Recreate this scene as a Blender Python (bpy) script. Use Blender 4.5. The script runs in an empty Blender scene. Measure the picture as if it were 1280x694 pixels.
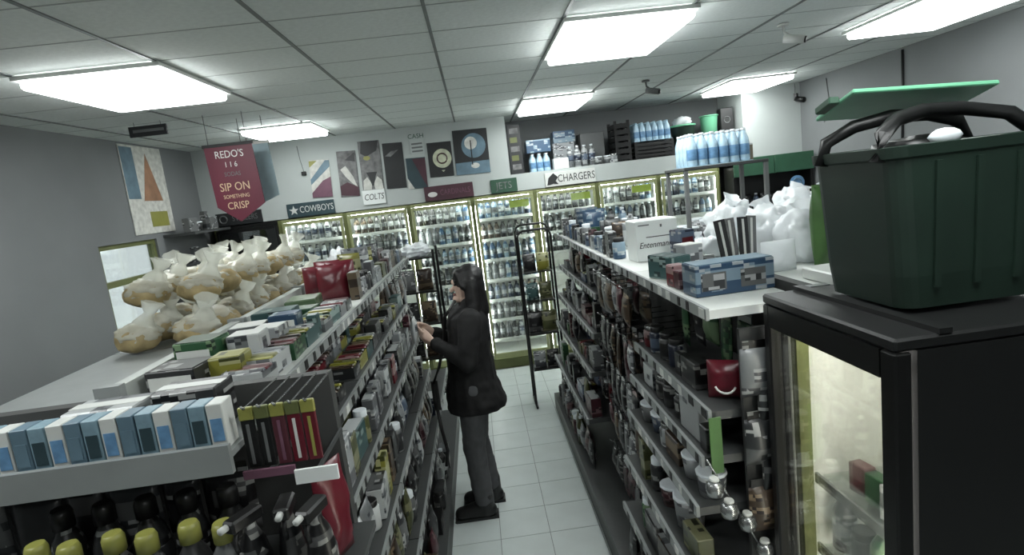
import bpy, bmesh, math, random
from mathutils import Vector, Matrix, noise, Euler
random.seed(7)
sc = bpy.context.scene
COL = sc.collection
PI = math.pi
# ------------------------------------------------------------------ camera
cam_d = bpy.data.cameras.new('camera'); cam = bpy.data.objects.new('camera', cam_d); COL.objects.link(cam)
cam_d.sensor_fit = 'HORIZONTAL'; cam_d.sensor_width = 36.0; cam_d.lens = 36.0*720/1280
cam_d.clip_start = .05
_y, _p, _r = (math.radians(v) for v in (2.74, 8.76, 6.86))
_f = Vector((math.sin(_y)*math.cos(_p), math.cos(_y)*math.cos(_p), -math.sin(_p)))
_rt = Vector((math.cos(_y), -math.sin(_y), 0)); _up = _rt.cross(_f)
_r2 = math.cos(_r)*_rt - math.sin(_r)*_up; _u2 = math.sin(_r)*_rt + math.cos(_r)*_up
cam.matrix_world = Matrix(((_r2.x, _u2.x, -_f.x, 0), (_r2.y, _u2.y, -_f.y, 0), (_r2.z, _u2.z, -_f.z, 2.1), (0, 0, 0, 1)))
sc.camera = cam
# ------------------------------------------------------------------ world, exposure
w = bpy.data.worlds.new('overcast_sky'); sc.world = w; w.use_nodes = True
w.node_tree.nodes['Background'].inputs[0].default_value = (.86, .93, .95, 1)
w.node_tree.nodes['Background'].inputs[1].default_value = 1.6
sc.view_settings.view_transform = 'Standard'; sc.view_settings.look = 'None'
sc.view_settings.exposure = -0.12; sc.view_settings.gamma = 1.0; sc.view_settings.use_curve_mapping = False
PANEL_POWER = 17.0; TUBE_POWER = 26.0; FRIDGE_POWER = 48.0

# ------------------------------------------------------------------ materials
MATS = {}
def _new(name):
    m = bpy.data.materials.new(name); m.use_nodes = True; MATS[name] = m
    return m, m.node_tree.nodes, m.node_tree.links, m.node_tree.nodes['Principled BSDF']
def C4(c): return (c[0], c[1], c[2], 1)
def srgb(*v):
    return tuple((x/255/12.92 if x/255 <= .04045 else ((x/255+.055)/1.055)**2.4) for x in v)
def plain(name, col, rough=.5, metal=0, var=.12, scale=6, bump=0, spec=.5):
    m, n, l, b = _new(name)
    t = n.new('ShaderNodeTexNoise'); t.inputs['Scale'].default_value = scale; t.inputs['Detail'].default_value = 5
    tc = n.new('ShaderNodeTexCoord'); l.new(tc.outputs['Object'], t.inputs['Vector'])
    r = n.new('ShaderNodeValToRGB')
    r.color_ramp.elements[0].position = .3; r.color_ramp.elements[1].position = .7
    r.color_ramp.elements[0].color = C4([x*(1-var) for x in col]); r.color_ramp.elements[1].color = C4([min(1, x*(1+var)) for x in col])
    l.new(t.outputs['Fac'], r.inputs[0]); l.new(r.outputs[0], b.inputs['Base Color'])
    b.inputs['Roughness'].default_value = rough; b.inputs['Metallic'].default_value = metal
    b.inputs['Specular IOR Level'].default_value = spec
    if bump:
        bp = n.new('ShaderNodeBump'); bp.inputs['Strength'].default_value = bump; bp.inputs['Distance'].default_value = .01
        l.new(t.outputs['Fac'], bp.inputs['Height']); l.new(bp.outputs[0], b.inputs['Normal'])
    return m
def emit(name, col, s):
    m, n, l, b = _new(name)
    b.inputs['Base Color'].default_value = C4(col); b.inputs['Emission Color'].default_value = C4(col); b.inputs['Emission Strength'].default_value = s
    return m
def pack(name, base, alt, accent, rough=.32, scale=38):
    """printed packaging: blocks of ink in three colours, different on each item"""
    m, n, l, b = _new(name)
    tc = n.new('ShaderNodeTexCoord'); oi = n.new('ShaderNodeObjectInfo')
    ad = n.new('ShaderNodeVectorMath'); ad.operation = 'ADD'
    sx = n.new('ShaderNodeVectorMath'); sx.operation = 'SCALE'; sx.inputs['Scale'].default_value = 7.3
    cb = n.new('ShaderNodeCombineXYZ')
    for i in range(3): l.new(oi.outputs['Random'], cb.inputs[i])
    l.new(cb.outputs[0], sx.inputs[0]); l.new(tc.outputs['Object'], ad.inputs[0]); l.new(sx.outputs[0], ad.inputs[1])
    def cells(inc):
        sn = n.new('ShaderNodeVectorMath'); sn.operation = 'SNAP'; sn.inputs[1].default_value = inc; l.new(ad.outputs[0], sn.inputs[0])
        wn_ = n.new('ShaderNodeTexWhiteNoise'); wn_.noise_dimensions = '3D'; l.new(sn.outputs[0], wn_.inputs['Vector']); return wn_.outputs['Value']
    def ramp(src, stops):
        r = n.new('ShaderNodeValToRGB'); r.color_ramp.interpolation = 'CONSTANT'; e = r.color_ramp.elements
        e[0].color = C4(stops[0][1]); e[1].position = stops[1][0]; e[1].color = C4(stops[1][1])
        for p_, c_ in stops[2:]: k = e.new(p_); k.color = C4(c_)
        l.new(src, r.inputs[0]); return r.outputs[0]
    band = ramp(cells((9, 9, .045)), [(0, base), (.66, alt), (.86, base)])
    ink = ramp(cells((.021, .021, .011)), [(0, accent), (.5, alt)])
    on = ramp(cells((.042, .042, .022)), [(0, (0, 0, 0)), (.72, (1, 1, 1))])
    mx = n.new('ShaderNodeMix'); mx.data_type = 'RGBA'; l.new(on, mx.inputs[0]); l.new(band, mx.inputs[6]); l.new(ink, mx.inputs[7])
    r = mx
    hv = n.new('ShaderNodeHueSaturation'); l.new(mx.outputs[2], hv.inputs['Color'])
    mr = n.new('ShaderNodeMapRange'); mr.inputs['To Min'].default_value = .6; mr.inputs['To Max'].default_value = 1.3
    l.new(oi.outputs['Random'], mr.inputs['Value']); l.new(mr.outputs[0], hv.inputs['Value'])
    l.new(hv.outputs[0], b.inputs['Base Color']); b.inputs['Roughness'].default_value = rough
    return m
def glass(name, tint=(.95, .98, .97), gl=.06):
    m, n, l, b = _new(name); n.remove(b)
    t = n.new('ShaderNodeBsdfTransparent'); t.inputs[0].default_value = C4(tint)
    g = n.new('ShaderNodeBsdfGlossy'); g.inputs['Roughness'].default_value = .03
    lw = n.new('ShaderNodeLayerWeight'); lw.inputs['Blend'].default_value = .25
    mp = n.new('ShaderNodeMapRange'); mp.inputs['To Min'].default_value = gl; mp.inputs['To Max'].default_value = .6
    l.new(lw.outputs['Fresnel'], mp.inputs['Value'])
    mx = n.new('ShaderNodeMixShader'); l.new(mp.outputs[0], mx.inputs[0]); l.new(t.outputs[0], mx.inputs[1]); l.new(g.outputs[0], mx.inputs[2])
    l.new(mx.outputs[0], n['Material Output'].inputs[0])
    return m
def film(name, col, tr=.35, rough=.25, clear=0):
    """thin plastic film"""
    m, n, l, b = _new(name)
    b.inputs['Base Color'].default_value = C4(col); b.inputs['Roughness'].default_value = rough
    t = n.new('ShaderNodeBsdfTranslucent'); t.inputs[0].default_value = C4(col)
    mx = n.new('ShaderNodeMixShader'); mx.inputs[0].default_value = tr
    l.new(b.outputs[0], mx.inputs[1]); l.new(t.outputs[0], mx.inputs[2]); l.new(mx.outputs[0], n['Material Output'].inputs[0])
    if clear:
        tp = n.new('ShaderNodeBsdfTransparent'); m2 = n.new('ShaderNodeMixShader'); m2.inputs[0].default_value = clear
        l.new(mx.outputs[0], m2.inputs[1]); l.new(tp.outputs[0], m2.inputs[2]); l.new(m2.outputs[0], n['Material Output'].inputs[0])
    return m

plain('ceiling_tile', srgb(214, 219, 217), .9, 0, .05, 40, .15)
plain('tee_bar', srgb(104, 108, 108), .5, .2)
plain('cross_tee', srgb(158, 163, 162), .8)
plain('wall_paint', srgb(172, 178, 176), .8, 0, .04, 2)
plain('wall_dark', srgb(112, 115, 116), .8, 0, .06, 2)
plain('floor_tile', srgb(186, 194, 192), .35, 0, .05, 5)
plain('floor_joint', srgb(125, 130, 128), .7)
emit('panel_light', (.96, 1, .99), PANEL_POWER)
emit('tube_light', (.95, .98, .97), TUBE_POWER)
emit('fridge_light', (1, .99, .94), FRIDGE_POWER)
plain('white_enamel', srgb(205, 208, 204), .4, 0, .04)
plain('white_liner', srgb(226, 228, 222), .5, 0, .03)
plain('shelf_grey', srgb(66, 68, 68), .45, .1, .1)
plain('shelf_edge', srgb(140, 144, 143), .4, .1, .1)
plain('panel_dark', srgb(58, 59, 58), .6, 0, .15)
plain('kick_dark', srgb(62, 64, 63), .5, 0, .1)
plain('peg_panel', srgb(176, 180, 176), .6, 0, .06)
plain('black_metal', srgb(22, 22, 22), .35, .3)
plain('black_plastic', srgb(18, 19, 19), .4)
plain('chrome', srgb(150, 152, 152), .25, .8)
plain('olive_frame', srgb(136, 141, 100), .45, .1, .1)
plain('olive_dark', srgb(96, 102, 60), .5, .1, .1)
plain('lime_card', srgb(160, 176, 74), .5)
plain('tag_light', srgb(196, 198, 194), .5, 0, .1)
plain('tag_dark', srgb(28, 28, 28), .5, 0, .1)
plain('bread', srgb(150, 134, 96), .6, 0, .3, 18, .3)
film('bag_clear', srgb(222, 224, 214), .3, .2, .42)
film('bag_white', srgb(232, 236, 238), .25, .3)
plain('cardboard', srgb(138, 128, 108), .8)
plain('white_paper', srgb(222, 226, 224), .7, 0, .04)
plain('ink_black', srgb(26, 27, 28), .6)
plain('ink_grey', srgb(96, 98, 98), .6)
plain('ink_green', srgb(40, 74, 56), .6)
plain('ink_white', srgb(214, 214, 210), .6)
plain('ink_gold', srgb(196, 170, 140), .6)
plain('banner_red', srgb(88, 26, 44), .5, 0, .15, 4)
plain('banner_blue', srgb(160, 182, 190), .5, 0, .3, 3)
plain('red_plastic', srgb(92, 24, 36), .3, 0, .2)
plain('maroon', srgb(74, 30, 40), .6, 0, .2)
plain('tub_green', srgb(26, 42, 34), .45, 0, .15)
plain('mint', srgb(108, 176, 140), .45, 0, .1)
plain('fascia_green', srgb(46, 86, 64), .5, 0, .12)
plain('leaf_green', srgb(62, 96, 48), .5, 0, .3)
plain('cap_white', srgb(220, 226, 230), .4)
plain('cap_yellow', srgb(138, 138, 70), .4)
plain('cap_black', srgb(24, 24, 24), .4)
plain('water_blue', srgb(176, 204, 220), .2, 0, .2, 25)
plain('label_blue', srgb(96, 136, 172), .4, 0, .3, 30)
plain('teal_dark', srgb(40, 60, 66), .5, 0, .2)
plain('poster_blue', srgb(92, 116, 130), .5, 0, .25, 8)
plain('poster_black', srgb(30, 32, 34), .5, 0, .2, 8)
plain('poster_maroon', srgb(66, 36, 46), .5, 0, .3, 6)
plain('poster_pink', srgb(104, 70, 86), .5, 0, .3, 6)
plain('poster_orange', srgb(150, 112, 86), .5, 0, .3, 6)
plain('slim_blue', srgb(116, 142, 154), .5, 0, .2, 30)
plain('fur_grey', srgb(108, 108, 108), .7, 0, .5, 16)
plain('fur_light', srgb(190, 190, 184), .7, 0, .2, 20)
plain('disc_cream', srgb(180, 184, 160), .5, 0, .3, 14)
glass('cooler_glass'); glass('fridge_glass', (.97, .97, .93), .03); glass('window_glass')
# clothing and skin
plain('skin', srgb(196, 168, 152), .5, 0, .06)
plain('jacket_black', srgb(10, 10, 11), .8, 0, .3, 12, .2)
plain('jacket_trim', srgb(30, 30, 31), .6)
plain('trouser_grey', srgb(74, 75, 77), .85, 0, .15, 20, .1)
plain('hair_dark', srgb(16, 15, 16), .45, 0, .4, 40, .3)
plain('boot_black', srgb(15, 15, 15), .4, 0, .2)
plain('eye_dark', srgb(20, 18, 18), .2)
plain('lip', srgb(140, 92, 90), .5)
# packaging inks: name -> base, alt, accent
PK = {
 'black': ((26, 26, 27), (84, 84, 84), (150, 150, 146)), 'charcoal': ((54, 55, 56), (24, 24, 25), (150, 152, 150)),
 'brown': ((64, 52, 42), (120, 104, 84), (30, 24, 22)), 'grey': ((104, 106, 106), (56, 58, 60), (176, 178, 178)),
 'silver': ((158, 162, 164), (96, 98, 102), (210, 212, 212)), 'white': ((196, 200, 200), (120, 124, 126), (60, 64, 70)),
 'blue': ((62, 92, 122), (146, 170, 186), (196, 204, 208)), 'navy': ((32, 42, 62), (90, 104, 124), (170, 172, 172)),
 'green': ((44, 84, 54), (112, 138, 104), (20, 40, 28)), 'red': ((102, 24, 34), (150, 120, 120), (50, 14, 20)),
 'yellow': ((152, 150, 64), (190, 190, 140), (70, 74, 34)), 'maroon': ((66, 30, 38), (120, 96, 98), (28, 18, 20)),
 'teal': ((62, 92, 92), (140, 160, 156), (34, 52, 52)), 'olive': ((78, 82, 50), (130, 130, 98), (36, 38, 26))}
for k, (a, b_, c_) in PK.items(): pack('pack_'+k, *(tuple(x*.72 for x in srgb(*q)) for q in (a, b_, c_)))

# ------------------------------------------------------------------ mesh helpers
class MB:
    def __init__(s): s.v = []; s.f = []; s.sm = []
    def add(s, vs, fs, smooth=False):
        o = len(s.v); s.v += [tuple(p) for p in vs]; s.f += [tuple(o+i for i in q) for q in fs]; s.sm += [smooth]*len(fs); return s
    def box(s, x0, x1, y0, y1, z0, z1, ch=0):
        if ch <= 0:
            vs = [(x, y, z) for z in (z0, z1) for y in (y0, y1) for x in (x0, x1)]
            return s.add(vs, [(0, 2, 3, 1), (4, 5, 7, 6), (0, 1, 5, 4), (2, 6, 7, 3), (0, 4, 6, 2), (1, 3, 7, 5)])
        bm = bmesh.new(); bmesh.ops.create_cube(bm, size=1)
        for v in bm.verts: v.co = Vector(((x0+x1)/2+v.co.x*(x1-x0), (y0+y1)/2+v.co.y*(y1-y0), (z0+z1)/2+v.co.z*(z1-z0)))
        bmesh.ops.bevel(bm, geom=bm.edges[:], offset=ch, segments=1, affect='EDGES')
        bm.verts.index_update(); s.add([v.co for v in bm.verts], [[v.index for v in f.verts] for f in bm.faces]); bm.free(); return s
    def lathe(s, prof, n=12, at=(0, 0, 0), smooth=True, sx=1, sy=1):
        vs = [(at[0]+r*sx*math.cos(2*PI*i/n), at[1]+r*sy*math.sin(2*PI*i/n), at[2]+z) for r, z in prof for i in range(n)]
        fs = [(k*n+i, k*n+(i+1) % n, (k+1)*n+(i+1) % n, (k+1)*n+i) for k in range(len(prof)-1) for i in range(n)]
        s.add(vs, fs, smooth); o = len(s.v)-len(vs)
        s.f.append(tuple(o+i for i in reversed(range(n)))); s.sm.append(False)
        s.f.append(tuple(o+(len(prof)-1)*n+i for i in range(n))); s.sm.append(False); return s
    def tube(s, pts, r, n=6, close=False):
        pts = [Vector(p) for p in pts]; m = len(pts); rings = []
        for i, p in enumerate(pts):
            a = pts[(i-1) % m] if (close or i > 0) else p; b = pts[(i+1) % m] if (close or i < m-1) else p
            t = (b-a).normalized(); u = t.cross(Vector((.31, .17, .93)) if abs(t.z) < .9 else Vector((1, .2, 0))).normalized(); w_ = t.cross(u)
            rr = r[i] if isinstance(r, (list, tuple)) else r
            rings.append([p+u*rr*math.cos(2*PI*k/n)+w_*rr*math.sin(2*PI*k/n) for k in range(n)])
        vs = [q for R_ in rings for q in R_]; last = m if close else m-1
        fs = [(i*n+k, i*n+(k+1) % n, ((i+1) % m)*n+(k+1) % n, ((i+1) % m)*n+k) for i in range(last) for k in range(n)]
        if not close: fs += [tuple(reversed(range(n))), tuple((m-1)*n+k for k in range(n))]
        return s.add(vs, fs, True)
    def prism(s, poly, y0, y1):
        """polygon in x,z swept along y"""
        n = len(poly); vs = [(x, y0, z) for x, z in poly]+[(x, y1, z) for x, z in poly]
        return s.add(vs, [tuple(range(n)), tuple(n+i for i in reversed(range(n)))]+[(i, n+i, n+(i+1) % n, (i+1) % n) for i in range(n)])
    def pillow(s, w_, h, t, nx=8, nz=10, crimp=.12, wob=.12, seed=0):
        """a filled bag standing on z=0, wide in x, thick in y"""
        vs = []; fs = []
        for sd in (-1, 1):
            for j in range(nz+1):
                for i in range(nx+1):
                    u = i/nx*2-1; v_ = j/nz*2-1
                    e = max(0, 1-abs(u)**2.6)*max(0, 1-(min(1, abs(v_)/(1-crimp)))**2.4)
                    e = e**.6
                    q = noise.noise(Vector((u*2+seed, v_*2, sd*3+seed*.7)))
                    x = u*w_/2*(1-.07*e); vs.append((x+.04*w_*q*e, sd*(t/2*e*(1+wob*3*q)+.0012), (v_+1)/2*h))
        N = (nx+1)*(nz+1)
        for j in range(nz):
            for i in range(nx):
                a = j*(nx+1)+i
                fs.append((a, a+1, a+nx+2, a+nx+1)); fs.append((N+a, N+a+nx+1, N+a+nx+2, N+a+1))
        bd = [i for i in range(nx+1)]+[j*(nx+1)+nx for j in range(1, nz+1)]+[nz*(nx+1)+i for i in range(nx-1, -1, -1)]+[j*(nx+1) for j in range(nz-1, 0, -1)]
        for k in range(len(bd)):
            a, b = bd[k], bd[(k+1) % len(bd)]; fs.append((a, N+a, N+b, b))
        return s.add(vs, fs, True)
    def blob(s, c, r, seed=0, amp=.25, freq=2.0, sub=3, flat=None):
        bm = bmesh.new(); bmesh.ops.create_icosphere(bm, subdivisions=sub, radius=1)
        for v in bm.verts:
            d = v.co.normalized(); k = 1+amp*noise.noise(d*freq+Vector((seed*3.1, seed*1.7, seed)))+amp*.5*noise.noise(d*freq*2.7+Vector((seed, 5, 2)))
            v.co = Vector((c[0]+d.x*r[0]*k, c[1]+d.y*r[1]*k, c[2]+d.z*r[2]*k))
            if flat is not None and v.co.z < flat: v.co.z = flat
        bm.verts.index_update(); s.add([v.co for v in bm.verts], [[v.index for v in f.verts] for f in bm.faces], True); bm.free(); return s
    def mesh(s, name):
        m = bpy.data.meshes.new(name); m.from_pydata(s.v, [], s.f); m.polygons.foreach_set('use_smooth', s.sm); m.update(); return m
TMP = bpy.data.scenes.new('bake')
def bake(o):
    TMP.collection.objects.link(o); vl = TMP.view_layers[0]; vl.update()
    m = bpy.data.meshes.new_from_object(o.evaluated_get(vl.depsgraph)); bpy.data.objects.remove(o); return m
def B(*a, **k): return MB().box(*a, **k)
def ob(name, mesh, mat, parent=None, loc=None, rot=None):
    if isinstance(mesh, MB): mesh = mesh.mesh(name)
    if mat and not mesh.materials: mesh.materials.append(MATS[mat])
    o = bpy.data.objects.new(name, mesh); COL.objects.link(o)
    if parent: o.parent = parent
    if loc: o.location = loc
    if rot: o.rotation_euler = rot
    return o
def tag(o, label, cat, group=None):
    o['label'] = label; o['category'] = cat
    if group: o['group'] = group
    return o
def thing(name, label, cat, loc=(0, 0, 0), rz=0, group=None):
    o = bpy.data.objects.new(name, None); COL.objects.link(o); o.location = loc; o.rotation_euler = (0, 0, rz); o.empty_display_size = .05
    return tag(o, label, cat, group)
def struct(name, mesh, mat, label=None, cat=None):
    o = ob(name, mesh, mat); o['kind'] = 'structure'
    o['label'] = label or (name.replace('_', ' ')+' of the shop interior'); o['category'] = cat or name.split('_')[0]
    return o
def text(body, size, mat, parent, loc, rot=(PI/2, 0, 0), name='lettering', align='CENTER', sx=1, shear=0):
    cu = bpy.data.curves.new(name, 'FONT'); cu.body = body; cu.size = size; cu.align_x = align; cu.align_y = 'CENTER'; cu.extrude = .0008; cu.resolution_u = 3; cu.shear = shear
    m = bake(bpy.data.objects.new(name, cu)); bpy.data.curves.remove(cu); m.materials.clear(); m.materials.append(MATS[mat]); o = bpy.data.objects.new(name, m); COL.objects.link(o); o.parent = parent; o.location = loc; o.rotation_euler = rot; o.scale = (sx, 1, 1)
    return o
XL, XR, YB, YF, ZC = -3.0, 3.85, 6.61, -2.2, 2.9

# ------------------------------------------------------------------ structure
fl = struct('floor', B(XL-.1, XR+.1, YF-.1, 7.4, -.1, -.002), 'floor_joint', 'pale grey vinyl tile floor of the shop aisle', 'floor')
tm = B(-.1505, .1505, -.1505, .1505, -.002, .0, ch=.0006).mesh('floor_tile'); tm.materials.append(MATS['floor_tile'])
for i in range(-3, 4):
    for j in range(30):
        y = 6.45-.305*j
        if y < -2: continue
        t = ob('floor_tile', tm, None, fl, (.05+.305*i, y, 0))
cl = struct('ceiling', B(XL-.1, XR+.1, YF-.1, 7.4, ZC+.02, ZC+.1), 'ceiling_tile', 'suspended ceiling of pale panels in a thin metal grid', 'ceiling')
CW, RW = .66, .405
ctm = B(-CW/2+.006, CW/2-.006, -RW/2+.003, RW/2-.003, 0, .02, ch=.002).mesh('ceiling_panel'); ctm.materials.append(MATS['ceiling_tile'])
cols = [-.77+CW*k for k in range(-4, 8)]; rows = [2.99+RW*k for k in range(-12, 12)]
for a in cols[:-1]:
    for b in rows[:-1]:
        if a > XL-.7 and a < XR and b > YF-.4:
            ob('ceiling_panel', ctm, None, cl, (a+CW/2, b+RW/2, ZC))
for a in cols: ob('tee_bar', B(a-.008, a+.008, YF, 7.3, ZC-.006, ZC+.02), 'tee_bar', cl)
for b in rows: ob('cross_tee', B(XL, XR, b-.004, b+.004, ZC-.001, ZC+.02), 'cross_tee', cl)
# back wall: solid on the left, a ledge with a storage recess over the coolers on the right
RX0, RX1, LED = .44, 3.16, 2.25
struct('wall_back', B(XL, RX0, YB, YB+.7, 2.06, ZC), 'wall_paint', 'pale grey wall above the drink coolers', 'wall')
struct('wall_back_ledge', B(RX0, RX1, YB, YB+.7, 2.06, LED), 'wall_paint', 'pale ledge over the coolers carrying stored goods', 'wall')
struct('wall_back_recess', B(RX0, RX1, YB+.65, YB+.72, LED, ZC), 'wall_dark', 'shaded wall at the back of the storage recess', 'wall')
struct('wall_back_corner', B(RX1, XR, YB, YB+.7, 2.06, ZC), 'wall_paint', 'plain wall piece beside the corner camera', 'wall')
struct('wall_back_rear', B(XL, XR, YB+.72, YB+.8, 0, ZC), 'wall_dark', 'rear wall hidden behind the drink coolers', 'wall')
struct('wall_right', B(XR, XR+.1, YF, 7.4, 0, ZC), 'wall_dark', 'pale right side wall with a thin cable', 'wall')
# left wall with a window near the back
WY0, WY1, WZ0, WZ1 = 4.75, 5.6, 1.05, 2.03
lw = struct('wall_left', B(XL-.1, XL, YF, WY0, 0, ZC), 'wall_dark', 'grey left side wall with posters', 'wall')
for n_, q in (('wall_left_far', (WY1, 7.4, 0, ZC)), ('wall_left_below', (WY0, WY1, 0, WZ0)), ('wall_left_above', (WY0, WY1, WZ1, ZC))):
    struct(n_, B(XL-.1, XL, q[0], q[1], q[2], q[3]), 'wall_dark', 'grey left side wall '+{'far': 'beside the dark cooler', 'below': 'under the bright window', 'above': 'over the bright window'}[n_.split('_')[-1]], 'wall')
wn = thing('window_1', 'bright daylit window in the left wall with a dark crossbar', 'window', (0, 0, 0)); wn['kind'] = 'structure'
for (a, b, c, d) in ((WY0, WY0+.04, WZ0, WZ1), (WY1-.04, WY1, WZ0, WZ1), (WY0+.04, WY1-.04, WZ0, WZ0+.04), (WY0+.04, WY1-.04, WZ1-.04, WZ1), (WY0+.04, WY1-.04, 1.68, 1.73)):
    ob('window_bar', B(XL-.07, XL-.02, a, b, c, d), 'olive_dark', wn)
ob('pane', B(XL-.05, XL-.045, WY0+.04, WY1-.04, WZ0+.04, 1.68), 'window_glass', wn); ob('pane', B(XL-.05, XL-.045, WY0+.04, WY1-.04, 1.73, WZ1-.04), 'window_glass', wn)
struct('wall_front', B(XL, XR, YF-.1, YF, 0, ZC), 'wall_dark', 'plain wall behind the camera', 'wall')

# ------------------------------------------------------------------ ceiling lights
for (x0, y0, x1, y1, lab) in ((.57, 2.99, 1.22, 3.80, 'largest glowing ceiling light panel over the right shelves'),
                          (.57, 5.46, 1.2, 6.28, 'small glowing ceiling light panel just in front of the storage recess'),
                          (-2.08, 2.99, -1.43, 3.78, 'glowing ceiling light panel above the bagged bread'),
                          (-1.97, 5.36, -1.37, 6.02, 'glowing ceiling light panel over the leftmost lit cooler'),
                          (2.66, 5.72, 3.28, 6.5, 'glowing ceiling light panel near the corner security camera'),
                          (2.70, 3.22, 3.33, 4.04, 'glowing ceiling light panel beside the right wall'),
                          (.57, .52, 1.22, 1.33, 'unseen fill light panel added above the glass fridge'), (-2.08, .52, -1.43, 1.33, 'unseen fill light panel added above the near end display'), (.57, -1.9, 1.22, -1.1, 'unseen fill light panel added behind the camera')):  # last three panels are out of view, added as fill on the row spacing
    t = thing('ceiling_light', lab, 'light', ((x0+x1)/2, (y0+y1)/2, ZC-.006), 0, 'ceiling light panels')
    hx, hy = (x1-x0)/2, (y1-y0)/2
    ob('frame', B(-hx-.02, -hx, -hy-.02, hy+.02, -.02, 0), 'white_enamel', t); ob('frame', B(hx, hx+.02, -hy-.02, hy+.02, -.02, 0), 'white_enamel', t)
    ob('frame', B(-hx, hx, -hy-.02, -hy, -.02, 0), 'white_enamel', t); ob('frame', B(-hx, hx, hy, hy+.02, -.02, 0), 'white_enamel', t)
    ob('diffuser', B(-hx, hx, -hy, hy, -.06, -.001, ch=.012), 'panel_light', t)

# ------------------------------------------------------------------ products: one prototype per kind, size and colour
ORD = 'first second third fourth fifth sixth seventh eighth ninth tenth eleventh twelfth thirteenth fourteenth fifteenth sixteenth seventeenth eighteenth nineteenth twentieth'.split()
ORD += ['twenty '+x for x in ORD[:9]]
CACHE = {}
def proto(kind, col, var):
    key = (kind, col, var)
    if key in CACHE: return CACHE[key]
    r = random.Random(hash((kind, var)) % 1000 if False else sum(map(ord, kind))*7+var*31)
    pm = 'pack_'+col; parts = []
    if kind == 'carton':
        w_, d, h = [(.10, .05, .15), (.14, .06, .10), (.075, .05, .19), (.17, .07, .13), (.06, .04, .09)][var % 5]
        body = B(-w_/2, w_/2, -d/2, d/2, 0, h, ch=.003).mesh('carton'); size = (w_, d, h)
        if var % 5 in (0, 3):
            parts.append(('tuck_flap', B(-w_/2+.004, w_/2-.004, -d/2+.006, d/2-.004, h, h+.002).mesh('tuck_flap'), 'pack_white' if col != 'white' else 'pack_grey'))
    elif kind == 'snack bag':
        w_, h, t = [(.15, .21, .06), (.12, .17, .05), (.18, .23, .08), (.10, .20, .04)][var % 4]
        body = MB().pillow(w_, h, t, seed=var*1.3).mesh('snack_bag'); size = (w_*1.03, t*1.5, h)
    elif kind == 'bottle':
        R_, H_ = [(.036, .215), (.035, .19), (.04, .24)][var % 3]
        body = MB().lathe([(R_*.9, 0), (R_, .006), (R_, H_*.66), (R_*.86, H_*.74), (R_*.5, H_*.86), (R_*.42, H_*.9), (R_*.42, H_*.94)], 12).mesh('bottle'); size = (2*R_, 2*R_, H_)
        parts.append(('cap', MB().lathe([(R_*.46, H_*.92), (R_*.46, H_*.995), (R_*.4, H_)], 10).mesh('cap'), ('cap_white', 'cap_black', 'cap_white')[var % 3]))
        parts.append(('label_band', MB().lathe([(R_*1.01, H_*.3), (R_*1.02, H_*.31), (R_*1.02, H_*.56), (R_*1.01, H_*.57)], 12).mesh('label_band'), 'pack_white' if col != 'white' else 'pack_navy'))
    elif kind == 'can':
        R_, H_ = [(.033, .122), (.037, .11), (.042, .15)][var % 3]
        body = MB().lathe([(R_*.8, 0), (R_, .01), (R_, H_-.012), (R_*.86, H_-.002), (R_*.86, H_), (R_*.8, H_), (R_*.78, H_-.004)], 12).mesh('can'); size = (2*R_, 2*R_, H_)
    elif kind == 'jar':
        R_, H_ = [(.038, .12), (.045, .10), (.035, .15)][var % 3]
        body = MB().lathe([(R_*.92, 0), (R_, .008), (R_, H_*.74), (R_*.8, H_*.82)], 12).mesh('jar'); size = (2*R_, 2*R_, H_)
        parts.append(('lid', MB().lathe([(R_*.84, H_*.8), (R_*.86, H_*.82), (R_*.86, H_*.98), (R_*.8, H_)], 12).mesh('lid'), ('cap_black', 'chrome', 'cap_white')[var % 3]))
    elif kind == 'hanging pack':       # hangs from z=0 downwards
        w_, h, t = [(.11, .22, .03), (.08, .26, .025), (.13, .18, .045), (.09, .16, .03)][var % 4]
        m = MB().pillow(w_, h*.9, t, 6, 8, seed=var*2.1); m.v = [(x, y, z-h) for x, y, z in m.v]; body = m.mesh('hanging_pack'); size = (w_, t*1.5, h)
        parts.append(('hang_card', B(-w_*.42, w_*.42, -.0015, .0015, -h*.12, .008).mesh('hang_card'), ('pack_white', 'pack_grey', 'pack_charcoal', 'pack_red')[var % 4]))
    elif kind == 'tray of bars':
        w_, d, h = [(.16, .12, .06), (.12, .14, .05)][var % 2]
        m = MB(); 
        bm = bmesh.new(); bmesh.ops.create_cube(bm, size=1)
        for v in bm.verts: v.co = Vector((v.co.x*w_, v.co.y*d, h/2+v.co.z*h))
        top = [f for f in bm.faces if f.normal.z > .9][0]
        bmesh.ops.inset_region(bm, faces=[top], thickness=.004); 
        for v in top.verts: v.co.z = .01
        bm.verts.index_update(); m.add([v.co for v in bm.verts], [[v.index for v in f.verts] for f in bm.faces]); bm.free(); body = m.mesh('bar_tray'); size = (w_, d, h)
        n_ = 4
        for k in range(n_):
            x0 = -w_/2+.006+k*(w_-.012)/n_
            parts.append(('wrapped_bar', B(x0+.002, x0+(w_-.012)/n_-.002, -d/2+.008, d/2-.008, .012, h+.004*(k % 2), ch=.005).mesh('wrapped_bar'), ('pack_red', 'pack_brown', 'pack_yellow', 'pack_silver')[(var+k//2) % 4]))
    elif kind == 'tub':
        R_, H_ = [(.055, .09), (.065, .13)][var % 2]
        body = MB().lathe([(R_*.8, 0), (R_*.97, H_*.9)], 12).mesh('tub'); size = (2*R_, 2*R_, H_)
        parts.append(('lid', MB().lathe([(R_*.98, H_*.88), (R_*1.0, H_*.9), (R_*1.0, H_*.97), (R_*.9, H_)], 12).mesh('lid'), 'cap_white'))
    body.materials.append(MATS[pm])
    for _, pmsh, pmat in parts: pmsh.materials.append(MATS[pmat])
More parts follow.
